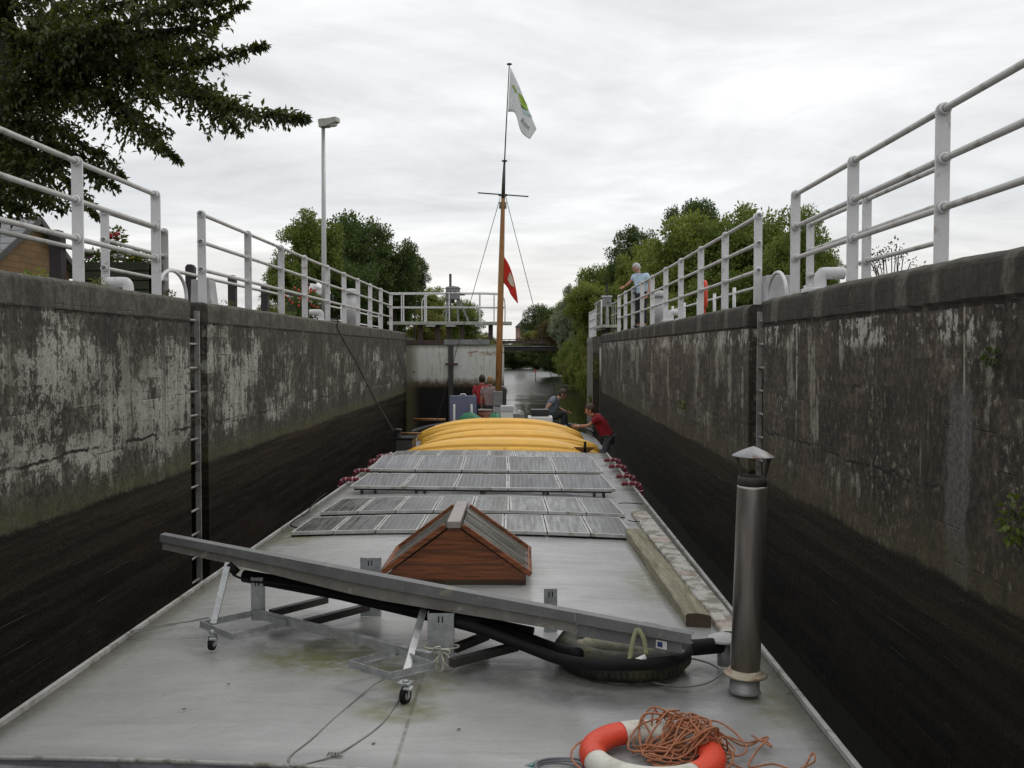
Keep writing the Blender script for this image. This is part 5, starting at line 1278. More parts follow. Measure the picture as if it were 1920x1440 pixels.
def caster(px, pyb, k):
    p = on(px, pyb, DECK); r = .044 * k; yaw = random.uniform(-.6, .2)
    m = Euler((0, math.pi / 2, yaw)).to_matrix()
    w_ = MB(); w_.lathe([(r * .5, -.014), (r * .92, -.016), (r, -.011), (r, .011), (r * .92, .016), (r * .5, .014)], p + V((0, 0, r)), 24, m, closed=True)
    wh = w_.build('caster_wheel', M_black, t)
    MB().lathe([(0, -.018), (r * .5, -.017), (r * .5, .017), (0, .018)], p + V((0, 0, r)), 16, m).build('hub', M_galv, wh)
    fk = MB(); sd_ = m @ V((0, 0, 1))
    for s in (-1, 1): fk.bar(p + sd_ * s * .024 + V((0, 0, r * .8)), p + sd_ * s * .024 + V((0, .01, r * 2.3)), .005, r * .9, (0, 1, 0))
    fk.obox(p + V((0, .01, r * 2.36)), (.075, .07, .008), (0, 0, yaw)); fk.obox(p + V((.02, -.03, r * 2.0)), (.05, .035, .01), (R(20), 0, yaw))
    fk.build('caster_fork', M_galv, t)
    MB().cyl(p + V((0, .01, r * 2.4)), (p.x, p.y + .01, zb + .0), .018, n=12).build('caster_stem', M_galv, t)
caster(398, 1219, 1.0); caster(760, 1320, 1.15)
MB().tube([at(445, 1075, 7.0), at(428, 1058, 7.0)], .03, 10).build('lamp_can', M_black, t)
MB().tube(spline([at(437, 1078, 6.98), at(470, 1090, 6.95), at(520, 1094, 6.9), at(580, 1103, 6.8), at(640, 1118, 6.7), at(720, 1130, 6.6), at(800, 1152, 6.4)], 6), .008, 6).build('cable', M_black, t)
b = MB(); c = at(826, 1222, 6.16)
for k in range(5):
    a = k * 1.3 + .3; r = .085
    b.tube(spline([c, c + V((math.cos(a) * r * .6, -.02, math.sin(a) * r * .8 - .03)), c + V((math.cos(a + .5) * r, -.03, math.sin(a + .5) * r - .045)), c + V((math.cos(a + 1) * r * .5, -.02, math.sin(a + 1) * r * .5 - .02)), c], 5), .0055, 6)
b.tube(spline([c, c + V((.02, -.02, -.08)), c + V((.012, -.02, -.15))], 5), .0055, 6)
b.tube([(c.x + .115 * math.cos(a), c.y + .045 + .055 * math.sin(a), c.z + .02) for a in np.linspace(0, 6.28, 20)], .005, 6)
tag(b.build('cord', M_wrope), 'white cord tied in a bow round the slotted galvanised upright', 'cord')
# ---- tyre and old fender ring under the right end of the frame, hose laid over them
tc_ = V((.625, 6.30, DECK))
t = thing('tyre', 'black mossy tyre lying flat under the right end of the long aluminium profile', 'tyre', tc_)
prof = [(.27, .05), (.30, .015), (.36, .0), (.40, .01), (.425, .045), (.43, .09), (.425, .135), (.40, .172), (.36, .185), (.30, .17), (.27, .14), (.262, .095)]
MB().lathe(prof, tc_, 56, closed=True).build('casing', M_tyre, t)
tr = MB()
for k in range(72):
    a = 2 * math.pi * k / 72; m = Matrix.Rotation(a, 3, 'Z'); tr.obox(tc_ + m @ V((.426, 0, .09)), (.012, .02, .085), m @ Matrix.Rotation(.25, 3, 'X'))
tr.build('tread', M_tyre, t)
b = MB(); lq = spline([at(1070, 1228, 6.2), at(1090, 1214, 6.2), at(1120, 1206, 6.2), at(1165, 1209, 6.2), at(1212, 1218, 6.2), at(1244, 1228, 6.2), at(1262, 1236, 6.2)], 8)
b.tube(lq, [.03 if k in (0, len(lq) - 1) else .047 + .004 * math.sin(k * 1.7) for k in range(len(lq))], 16)
tag(b.build('sausage_fender', M_oldfender), 'weathered mossy cream sausage fender lying on top of the black tyre', 'fender')
hp = [at(838, 1163, 6.3), at(900, 1180, 6.2), at(980, 1210, 6.05), on(1050, 1236, DECK + .17), on(1120, 1246, DECK + .215), on(1200, 1246, DECK + .215), on(1258, 1240, DECK + .21), on(1284, 1228, DECK + .20), on(1288, 1217, DECK + .20), at(1268, 1212, 6.25), at(1245, 1222, 6.3)]
tag(MB().tube(spline(hp, 8), .034, 14).build('hose', M_black), 'thick black hose running from the frame over the tyre and curling at the right', 'hose')
tag(MB().tube(spline([at(905, 1165, 6.5), at(960, 1185, 6.4), at(1030, 1212, 6.25), on(1085, 1226, DECK + .2)], 8), .036, 12).build('hose', M_black), 'second black hose sloping behind the first down to the tyre', 'hose')
tag(MB().tube(spline([on(1283, 1213, DECK + .15), on(1300, 1214, DECK + .15), on(1325, 1212, DECK + .14), on(1350, 1210, DECK + .13)], 6), [.05] * 13 + [.05] * 6, 14).build('hose', M_black), 'short thick black hose between the tyre and the mushroom vent', 'hose')
t = thing('strap', 'pale green webbing strap with a white tube handle hanging from the profile end', 'strap', on(1198, 1240, DECK + .2))
b = MB()
for pts in ([(1194, 1178, 5.66), (1187, 1200, 5.64), (1180, 1240, 5.62)], [(1196, 1178, 5.66), (1207, 1198, 5.64), (1212, 1228, 5.64)]):
    q = spline([at(*p_) for p_ in pts], 5); rows = [[p_ + V((-.013, 0, 0)), p_ + V((.013, 0, .002))] for p_ in q]; b.grid(rows)
b.build('webbing', M_strap, t, solid=.003); MB().tube([at(1179, 1246, 5.62), at(1211, 1231, 5.62)], .016, 12).build('handle', M_white, t)
wire('wire', [on(1170, 1262, DECK + .02), on(1210, 1276, DECK + .01), on(1265, 1287, DECK + .01), on(1315, 1284, DECK + .01), on(1345, 1270, DECK + .01), on(1351, 1258, DECK + .01), on(1335, 1246, DECK + .01), on(1312, 1238, DECK + .01), on(1292, 1234, DECK + .03)], .006, M_wire, 'grey green wire loop on the roof between the tyre and the chimney', 'wire')
wl = [on(738, 1266, DECK + .10), on(700, 1285, DECK + .03), on(640, 1335, DECK + .01), on(585, 1385, DECK + .01), on(547, 1415, DECK + .01), on(541, 1430, DECK + .01), on(552, 1437, DECK + .01), on(590, 1428, DECK + .01), on(625, 1417, DECK + .015), on(665, 1395, DECK + .01), on(715, 1358, DECK + .01), on(745, 1318, DECK + .01), on(753, 1290, DECK + .05), on(741, 1268, DECK + .10)]
t = thing('wire_sling', 'thin grey wire loop lying on the roof below the right caster', 'wire', on(640, 1380, DECK))
MB().tube(spline(wl, 8), .0042, 6).build('loop', M_wire, t)
b = MB(); k0 = on(625, 1417, DECK + .015)
for i in range(4): b.tube(spline([k0 + V((-.03 + .015 * i, 0, 0)), k0 + V((-.02 + .015 * i, .012, .012)), k0 + V((-.01 + .015 * i, -.012, .004)), k0 + V((.0 + .015 * i, 0, 0))], 4), .004, 5)
b.build('knot', M_wire, t)
wire('wire', [on(392, 1158, DECK + .05), on(350, 1166, DECK + .01), on(300, 1172, DECK + .008), on(262, 1180, DECK + .008), on(246, 1184, DECK + .008), on(252, 1186, DECK + .008), on(290, 1178, DECK + .008), on(330, 1170, DECK + .008)], .005, M_wire, 'thin wire running from the left caster tray to the left roof edge', 'wire')
b = MB()
for k in range(3):
    r = .10 + .012 * k; c = V((.155 + .01 * k, 4.66, DECK + .006 + .011 * k))
    b.tube([c + V((r * math.cos(a), .095 * math.sin(a) + .004 * k, .002 * math.sin(3 * a))) for a in np.linspace(0, 2 * math.pi, 30, endpoint=False)], .0055, 6, closed=True)
tag(b.build('cable_coil', M_lowdeck), 'coil of grey cable at the bottom edge left of the lifebuoy', 'cable')
b = MB(); c = on(992, 1437, DECK + .01)
for k in range(6): b.tube([c + V((.02, -.01, 0)), c + V((-.02 + .012 * k, .012 + .004 * k, .004 * k))], .0022, 5)
tag(b.build('frayed_twine', mat('teal_twine', (.03, .16, .17), .8)), 'frayed teal twine end beside the grey cable coil', 'twine')
for k, (px, py) in enumerate([(428, 1283), (1480, 1300), (700, 1395), (860, 1368), (345, 1330)]):
    c = on(px, py, DECK + .008); b = MB()
    b.add([c + V((-.012, 0, 0)), c + V((0, .008, .004)), c + V((.014, .002, .006)), c + V((.002, -.008, .001))], [(0, 1, 2, 3)]); 
    tag(b.build('dead_leaf', M_endgrain, solid=.001), ['tiny dead leaf on the roof below the left caster', 'tiny dead leaf on the roof near the right roof edge', 'tiny dead leaf beside the wire loop', 'tiny dead leaf right of the lengthwise seam', 'tiny dead leaf on the left bare roof'][k], 'leaf', 'dead leaves on the roof')

# ---- lifebuoy with its tangle of rope
lc = V((.612, 4.735, DECK + .058)); Rm, rt = .287, .064
t = thing('lifebuoy', 'worn red and white lifebuoy lying on the roof at the bottom of the frame', 'lifebuoy', (lc.x, lc.y, DECK))
def arc(a0, a1, r=rt, n=28): return [lc + V((Rm * math.cos(R(a)), Rm * math.sin(R(a)), 0)) for a in np.linspace(a0, a1, n)]
for a0, a1, nm, m_ in ((198, 304, 'white_section', M_bwhite), (24, 115, 'white_section', M_bwhite), (115, 198, 'red_section', M_bred), (304, 384, 'red_section', M_bred)):
    MB().tube(arc(a0, a1), rt, 20, flat=.88).build(nm, m_, t)
gl = []
for k in range(5):
    a0 = 60 + k * 90
    for a in np.linspace(0, 90, 9)[:-1]:
        w_ = math.sin(math.pi * a / 90); gl.append(lc + V(((Rm + rt + .008 + .035 * w_) * math.cos(R(a0 + a)), (Rm + rt + .008 + .035 * w_) * math.sin(R(a0 + a)), .02 * w_ - .02 * w_)))
    if k == 3: break
MB().tube(gl, .0052, 6, closed=True).build('grab_line', M_rope, t)
rr = random.Random(21); pts = []
def sup(x, y):      # what the rope lies on: ring or roof
    d = math.hypot(x - lc.x, y - lc.y) - Rm
    return DECK + .006 + (.058 + math.sqrt(max(0, rt ** 2 - d * d)) if abs(d) < rt else 0)
cx, cy = .775, 4.87
for k in range(64):
    a = k * 1.3 + rr.uniform(-1.3, 1.3); r = rr.uniform(.02, 1.0) ** .7
    x = cx + .225 * r * math.cos(a) + rr.uniform(-.03, .03); y = cy + .185 * r * math.sin(a) + rr.uniform(-.03, .03)
    pile = .035 * max(0, 1 - ((x - cx) / .24) ** 2 - ((y - cy) / .22) ** 2)
    pts.append((x, y, sup(x, y) + rr.random() * pile + .012 * rr.random()))
b = MB(); b.tube(spline(pts, 6), .0052, 6)
def strand(pp): b.tube(spline([V((x, y, sup(x, y) + h)) for x, y, h in pp], 8), .0052, 6)
P2 = lambda px, py, h=.004: (on(px, py, DECK + .03).x, on(px, py, DECK + .03).y, h)
strand([(cx, cy, .06), P2(1350, 1372), P2(1400, 1385), P2(1440, 1375), P2(1418, 1402), P2(1405, 1430), P2(1450, 1425), P2(1500, 1437), P2(1523, 1405), P2(1527, 1420), P2(1500, 1434)])
strand([(cx, cy, .07), P2(1330, 1345), P2(1370, 1360), P2(1400, 1395), P2(1380, 1410), P2(1340, 1395)])
strand([(cx + .1, cy, .05), P2(1390, 1390), P2(1430, 1380), P2(1446, 1393), P2(1415, 1375), P2(1410, 1372)])
strand([(cx - .1, cy + .1, .03), P2(1230, 1352), P2(1190, 1352), P2(1150, 1358), P2(1105, 1378), P2(1092, 1390)])
strand([(cx + .05, cy - .1, .04), P2(1360, 1420), P2(1400, 1436), P2(1440, 1440)])
for k in range(15):
    a = rr.uniform(0, 6.28); px_, py_ = cx + rr.uniform(-.1, .12), cy + rr.uniform(-.06, .08); q = []
    for i in range(9): q.append((px_ + rr.uniform(.08, .22) * math.cos(a + i * .8), py_ + rr.uniform(.07, .17) * math.sin(a + i * .8), .01 + .05 * rr.random()))
    strand(q)
tag(b.build('rope', M_rope), 'tangled thin orange rope heaped on the lifebuoy and trailing to the right', 'rope')
# ================================================================== KAYAKS
def kayak(YL, xa, xb, ztop, w, h, label, tip=.10, yaw=0.0, lean=0.0, cockpit=False):
    Lk = (xb - xa) / 2; xm = (xa + xb) / 2; rows = []; n = 44; m = 44
    t = thing('kayak', label, 'kayak', (xm, YL, ztop - h), 'yellow kayaks stacked across the barge')
    Mz = Matrix.Rotation(yaw, 3, 'Z') @ Matrix.Rotation(lean, 3, 'X')
    for i in range(n + 1):
        u = -1 + 2 * i / n; wu = w / 2 * max(.02, (1 - abs(u) ** 2.3)) ** .75; hu = h * (1 - .50 * abs(u) ** 3.2); z0 = -.05 * 0 - (h - 0) * .42 * abs(u) ** 2.6
        hu = hu if abs(u) < .985 else hu * .5; row = []
        for k in range(m):
            a = math.pi * k / (m - 1)            # hull from one gunwale over the keel to the other
            c, s = math.cos(a), math.sin(a)
            g_ = 1 - .17 * math.exp(-((a - 1.0) / .10) ** 2) - .17 * math.exp(-((a - 2.14) / .10) ** 2) + .05 * math.exp(-((a - 1.57) / .15) ** 2)
            g_ = 1 + (g_ - 1) * max(0, 1 - u * u) ** .3
            row.append((u * Lk, wu * c * g_, z0 + h * .45 + (hu * .55) * s ** .8 * g_ if s > 1e-6 else z0 + h * .45))
        for k in range(8):                        # flattened deck side underneath
            a = math.pi + math.pi * (k + 1) / 9; row.append((u * Lk, wu * math.cos(a), z0 + h * .45 + h * .38 * math.sin(a) * (1 - abs(u) ** 4)))
        rows.append([V((xm, YL, ztop - h)) + Mz @ V(p) for p in row])
    b = MB(); b.grid(rows, closed=True); q = len(rows[0]); b.f.append(tuple(range(q))); b.sm.append(True)
    b.f.append(tuple(len(b.v) - q + k for k in range(q))); b.sm.append(True)
    b.build('hull', M_ky, t)
    return t
X_ = lambda px, Y: at(px, 800, Y).x
Z_ = lambda py, Y: at(960, py, Y).z
K1 = kayak(20.55, X_(742, 20.4), X_(1132, 20.4), Z_(822, 20.5), .86, .46, 'nearest yellow kayak, behind the farthest solar panels', lean=R(18), yaw=R(-1.2))
kayak(21.45, X_(783, 21.5), X_(1124, 21.5), Z_(806, 21.4), .80, .50, 'second nearest yellow kayak, its bow ending at the dark gap on the right', lean=R(15), yaw=R(-1.0))
kayak(22.35, X_(786, 22.3), X_(1100, 22.3), Z_(797, 22.3), .80, .50, 'third yellow kayak, its left tip lying over the fourth', lean=R(12), yaw=R(-1.4))
kayak(23.2, X_(782, 23.2), X_(1094, 23.2), Z_(784, 23.2), .86, .54, 'farthest yellow kayak, the one the man in the red polo holds', lean=R(8), yaw=R(-.6))
# dark seat opening near the right tip
a, b_, c, d = at(1076, 838, 20.0), at(1116, 839, 20.0), at(1102, 849, 20.0), at(1092, 848, 20.0)
MB().prism([a, b_, c, d], (0, .10, -.02)).build('cockpit', M_kydark, K1)
p = at(1097, 852, 19.85)
tag(MB().tube([(p.x, p.y, DECK - .05), (p.x, p.y, at(1097, 828, 19.85).z)], .028, 10).build('stanchion', M_black), 'black stanchion standing before the right end of the kayaks', 'post')
p = at(746, 830, 20.6); t = thing('deck_bollard', 'black bollard with a round cap at the left roof edge where the mooring rope ends', 'bollard', (p.x, p.y, .6))
MB().tube([(p.x, p.y, .5), (p.x, p.y, at(746, 808, 20.6).z)], .07, 16).build('post', M_black, t); MB().lathe([(0, .03), (.085, .02), (.09, 0), (.07, -.02)], (p.x, p.y, at(746, 806, 20.6).z), 16).build('cap', M_dkmetal, t)
p = at(765, 830, 20.9); t = thing('deck_locker', 'low black locker beside the bollard at the left of the kayaks', 'locker', (p.x, 20.9, 1.0))
MB().box(p.x - .22, p.x + .14, 20.5, 21.2, 1.0, at(765, 822, 20.9).z).build('box', M_dkmetal, t, bevel=.02); MB().box(p.x - .24, p.x + .16, 20.48, 21.22, at(765, 821.5, 20.9).z, at(765, 818, 20.9).z).build('lid', M_black, t, bevel=.01)
tag(MB().tube([at(752, 812, 21.2), at(790, 812.5, 21.2)], .02, 8).build('boat_hook', M_mast), 'wooden pole sticking out left of the kayaks', 'pole')
rp0 = at(608, 592, 21.3)
q = [V((rp0.x - .05, 21.3, WT + .14)), V((XL - .12, 21.4, WT + .06)), V((XL + .03, 21.5, WT + .02)), V((XL + .06, 21.4, WT - .2)), at(668, 680, 21.3), at(705, 752, 21.0), at(746, 822, 20.6)]
tag(MB().tube(spline(q, 8), .017, 8).build('mooring_rope', M_mrope), 'dark mooring rope from the bent-pipe bollard on the left wall down to the barge', 'rope')
# ---- things on the forward hatch
HZ = 1.265
Yc = 25.6; a, b_ = at(843, 742, Yc), at(893, 742, Yc)
t = thing('blue_case', 'big slate blue folding case standing open with two white legs', 'case', ((a.x + b_.x) / 2, Yc, HZ))
MB().box(a.x, b_.x, Yc, Yc + .12, HZ, a.z).build('lid', M_blue, t, bevel=.012)
MB().tube(spline([((a.x + b_.x) / 2 - .07, Yc + .05, a.z - .01), ((a.x + b_.x) / 2 - .05, Yc + .05, a.z + .035), ((a.x + b_.x) / 2 + .05, Yc + .05, a.z + .035), ((a.x + b_.x) / 2 + .07, Yc + .05, a.z - .01)], 5), .016, 8).build('handle', M_white, t)
for px in (851.5, 884): c = at(px, 758, Yc - .06); MB().lathe([(.034, 0), (.036, .2), (.03, c.z - HZ - .02), (.018, c.z - HZ)], (c.x, Yc - .06, HZ), 14).build('leg', M_white, t)
def crate(px0, px1, pt, Y, dy, m_, label, cat, name, lid=None):
    a, b_ = at(px0, pt, Y), at(px1, pt, Y); t = thing(name, label, cat, ((a.x + b_.x) / 2, Y, HZ)); h = a.z - HZ
    MB().box(a.x, b_.x, Y, Y + dy, HZ, a.z - h * .28).build('body', m_, t, bevel=.015); MB().box(a.x - .012, b_.x + .012, Y - .012, Y + dy + .012, a.z - h * .275, a.z).build('lid', lid or m_, t, bevel=.02)
    return t
crate(939, 962, 761, 26.0, .35, M_white, 'white cool box just right of the mast foot', 'cool box', 'cool_box', mat('grey_white_lid', (.55, .56, .58), .5))
crate(996, 1029, 768, 25.8, .4, M_hull, 'black rounded grill case on a white tray', 'case', 'grill_case')
a, b_ = at(990, 782, 25.6), at(1036, 782, 25.6)
tag(MB().box(a.x, b_.x, 25.5, 26.3, HZ, a.z).build('tray', M_white, bevel=.01), 'white tray under the black grill case', 'tray')
a = at(972, 776, 26.2); t = thing('camp_stove', 'small metal camp stove with folded wire rack between cool box and grill case', 'stove', (a.x, 26.2, HZ))
MB().box(a.x - .15, a.x + .15, 26.1, 26.4, HZ, a.z).build('body', M_grey, t, bevel=.01)
b2 = MB()
for k in range(5): b2.tube([(a.x - .2, 26.1 + .06 * k, a.z + .13), (a.x + .14, 26.1 + .06 * k, a.z + .05)], .008, 5)
b2.tube([(a.x - .2, 26.1, a.z), (a.x - .2, 26.1, a.z + .14)], .01, 5); b2.build('rack', M_galv, t)
for px, w_, lb in ((880, .34, 'green tarpaulin heap in front of the blue case'), (928, .22, 'small green tarpaulin heap at the mast foot')):
    c = at(px, 782, 24.9); b2 = MB(); b2.ball((c.x, 24.9, 1.36), w_, .25, at(px, 775, 24.9).z - 1.36 + .02, 18, jit=.06); tag(b2.build('tarpaulin', M_green), lb, 'tarpaulin')
c = at(910, 772, 26.3); t = thing('basket', 'brown wooden basket at the feet of the blond person', 'basket', (c.x, 26.3, HZ))
MB().lathe([(0, 0), (.15, 0), (.19, c.z - HZ + .05), (.17, c.z - HZ + .05), (.14, .03), (0, .03)], (c.x, 26.3, HZ), 20).build('bowl', M_wood, t); MB().lathe([(.18, 0), (.205, .01), (.205, .04), (.18, .05)], (c.x, 26.3, c.z + .02), 20, closed=True).build('rim', M_ridge, t)
c = at(896, 768, 26.0); tag(MB().lathe([(0, 0), (.085, 0), (.09, .25), (.10, .27), (.08, .29), (0, .31)], (c.x, 26.0, HZ), 18).build('cooking_pot', M_galv), 'small metal pot between the blue case and the basket', 'pot')

# ================================================================== MAST AND FLAGS
Ym = 27.0; AT = lambda px, py, dy=0: at(px, py, Ym + dy)
foot = AT(934, 765)
t = thing('mast', 'varnished wooden mast leaning slightly right on the barge bow with a thin dark topmast', 'mast', (foot.x, Ym, HZ))
MB().tube([AT(933.5, 770), AT(936.5, 640), AT(940, 500), AT(943, 385), AT(943.6, 366)], [.085, .085, .078, .055, .052], 16).build('lower_mast', M_mast, t)
MB().tube([AT(943.4, 372), AT(944.5, 335), AT(946, 302)], [.054, .045, .028], 14).build('upper_mast', M_dkmetal, t)
MB().tube([AT(946, 304), AT(949.5, 230), AT(955, 121)], [.018, .017, .014], 10).build('topmast', M_dkmetal, t)
MB().lathe([(0, .03), (.05, .03), (.075, .015), (.07, 0), (0, -.01)], AT(955, 121), 16).build('truck', M_dkmetal, t)
MB().lathe([(.02, .02), (.075, .02), (.075, -.01), (.02, -.01)], AT(946, 302), 16, closed=True).build('band', M_dkmetal, t)
MB().tube([AT(896, 361.5), AT(991, 368.5)], .018, 8).build('crosstree', M_dkmetal, t)
MB().obox(AT(943, 366), (.24, .09, .05)).build('crosstree_plate', M_dkmetal, t)
for dx in (-.075, .075): c = AT(942.8, 385); MB().tube([c + V((dx, 0, -.09)), c + V((dx, 0, .09))], .026, 8).build('block', M_grey, t)
MB().obox(AT(933.5, 747, -.12), (.25, .16, .40)).build('tabernacle', M_grey, t, bevel=.02)
b2 = MB(); q = AT(933, 785, -.05); b2.box(q.x - .12, q.x + .12, Ym - .16, Ym + .14, HZ, AT(933, 760).z - .02); b2.build('mast_step', M_greyl, t, bevel=.01)
MB().tube([AT(938, 370), AT(888, 545), at(819, 787, Ym)], .009, 5).build('shroud', M_dkmetal, t); MB().tube([AT(948, 368), AT(1000, 572), at(1054, 787, Ym)], .009, 5).build('shroud', M_dkmetal, t)
t = thing('winch', 'dark winch post with a curved pipe handle right of the mast foot', 'winch', (AT(944, 770).x, Ym + .2, HZ))
q = AT(944, 760, .2); MB().box(q.x - .11, q.x + .08, Ym + .12, Ym + .3, HZ, AT(944, 728, .2).z).build('post', M_dkmetal, t, bevel=.02)
MB().tube(spline([AT(938, 726, .2), AT(946, 725, .2), AT(950, 730, .2), AT(950, 737, .2), AT(946, 740, .2)], 5), .022, 8).build('handle', M_greyl, t)
def clothmat(name, col, tr=.4):
    g = NG(name); n_ = g.noise(g.obj(), 3, 3, .5); g.fin(g.mix(g.step(n_, .3, .7), sc(col, .9), sc(col, 1.08)), .8, 0, .2)
    tb_ = g.n('ShaderNodeBsdfTranslucent'); tb_.inputs[0].default_value = (*col, 1); mx = g.n('ShaderNodeMixShader'); mx.inputs[0].default_value = tr
    g.nt.links.new(g.b.outputs[0], mx.inputs[1]); g.nt.links.new(tb_.outputs[0], mx.inputs[2]); g.nt.links.new(mx.outputs[0], g.out.inputs[0]); return g.m
def flag(top, bot, Yf, label, m_, n=24, k=10):
    T = spline([V((*p_, 0)) for p_ in top], 8); Bt = spline([V((*p_, 0)) for p_ in bot], 8)
    sam = lambda q_, u: q_[min(int(u * (len(q_) - 1)), len(q_) - 2)].lerp(q_[min(int(u * (len(q_) - 1)), len(q_) - 2) + 1], u * (len(q_) - 1) - min(int(u * (len(q_) - 1)), len(q_) - 2))
    rows = []
    for i in range(n + 1):
        p0, p1 = sam(T, i / n), sam(Bt, i / n); rows.append([at(p0.lerp(p1, j / k).x, p0.lerp(p1, j / k).y, Yf(p0.lerp(p1, j / k).x)) for j in range(k + 1)])
    b = MB().grid(rows); c = rows[0][k]
    t = thing('flag', label, 'flag', c); b.build('cloth', m_, t, solid=.003); return t
Y1 = lambda px: Ym + .03 * math.sin((px - 955) / 5.0) * min(1, max(0, (px - 953) / 12))
t = flag([(957, 126), (972, 158), (988, 198), (1006, 242)], [(952.5, 210), (966, 213), (977, 247), (993.5, 261)], Y1, 'white flag with a green leaf emblem and the word Boot hanging from the topmast', clothmat('white_flag', (.80, .81, .82), .55))
def onflag(name, pxs, m_, Yf, par):
    b = MB(); vs = [at(px, py, Yf(px) - .03) for px, py in pxs]; c = sum(vs, V((0, 0, 0))) / len(vs)
    n = len(vs); b.add(vs + [c], [(i, (i + 1) % n, n) for i in range(n)]); return b.build(name, m_, par)
onflag('leaf_stem', [(960, 160), (963, 159), (966, 165), (969, 172), (970, 176), (966, 172)], mat('flag_green', (.22, .36, .05), .8), Y1, t)
onflag('leaf_emblem', [(971, 175), (976, 176), (982, 184), (988, 196), (991, 207), (986, 204), (980, 199), (976, 193)], mat('flag_green_light', (.30, .46, .07), .8), Y1, t)
onflag('leaf_emblem', [(976, 194), (981, 200), (988, 206), (991, 208), (985, 206), (978, 202)], mat('flag_green_dark', (.10, .20, .06), .8), Y1, t)
onflag('water_emblem', [(978, 204), (985, 208), (993, 210), (998, 220), (990, 216), (982, 212)], mat('flag_teal', (.42, .53, .55), .8), Y1, t)
cu = bpy.data.curves.new('lettering', 'FONT'); cu.body = 'Boot'; cu.size = 1; cu.resolution_u = 3
to = bpy.data.objects.new('lettering_source', cu); COL.objects.link(to); dg = bpy.context.evaluated_depsgraph_get(); dg.update()
tm = bpy.data.meshes.new_from_object(to.evaluated_get(dg)); bpy.data.objects.remove(to)
b2 = MB(); o_ = (975.5, 227); ex, ey = (7.9, 8.4), (5.2, -10.3)
b2.add([at(o_[0] + v_.co.x * ex[0] + v_.co.y * ey[0], o_[1] + v_.co.x * ex[1] + v_.co.y * ey[1], Y1(o_[0] + v_.co.x * ex[0] + v_.co.y * ey[0]) - .034) for v_ in tm.vertices], [tuple(p_.vertices) for p_ in tm.polygons])
b2.build('lettering', mat('flag_ink', (.07, .07, .08), .8), t)
Y2 = lambda px: Ym - .02 + .02 * math.sin((px - 943) / 4.0)
t = flag([(944, 479), (956, 500), (966, 534), (971.5, 568)], [(941.5, 527), (952, 540), (958, 553), (970.5, 569)], Y2, 'small red pennant flag with a pale patch drooping halfway up the mast', clothmat('red_flag', (.62, .05, .035), .35))
onflag('pale_patch', [(956, 510), (960, 518), (963, 528), (964.5, 539), (957, 534), (951.5, 524)], mat('flag_beige', (.55, .48, .38), .8), Y2, t)

# ================================================================== PEOPLE
def skin(verts, edges, rad, lvl=2):
    me = bpy.data.meshes.new('tmp'); me.from_pydata([tuple(v_) for v_ in verts], edges, []); o = bpy.data.objects.new('tmp', me); COL.objects.link(o)
    md = o.modifiers.new('s', 'SKIN'); md.use_smooth_shade = True
    if not me.skin_vertices: bpy.context.view_layer.objects.active = o
    for i, r in enumerate(rad): me.skin_vertices[0].data[i].radius = r if isinstance(r, tuple) else (r, r)
    me.skin_vertices[0].data[0].use_root = True
    s = o.modifiers.new('b', 'SUBSURF'); s.levels = lvl; s.render_levels = lvl
    dg = bpy.context.evaluated_depsgraph_get(); dg.update(); m2 = bpy.data.meshes.new_from_object(o.evaluated_get(dg))
    r = ([V(v_.co) for v_ in m2.vertices], [tuple(p_.vertices) for p_ in m2.polygons]); bpy.data.objects.remove(o); bpy.data.meshes.remove(m2); return r
BASE = dict(pel=(0, 0, .93), spi=(0, .0, 1.14), che=(0, -.01, 1.34), nek=(0, .0, 1.48), hed=(0, .02, 1.62),
  shL=(-.195, -.01, 1.40), elL=(-.24, -.03, 1.12), haL=(-.25, .06, .87), shR=(.195, -.01, 1.40), elR=(.24, -.03, 1.12), haR=(.25, .06, .87),
  hiL=(-.09, 0, .88), knL=(-.10, .02, .49), anL=(-.10, -.02, .09), toL=(-.11, .14, .035), hiR=(.09, 0, .88), knR=(.10, .02, .49), anR=(.10, -.02, .09), toR=(.11, .14, .035))
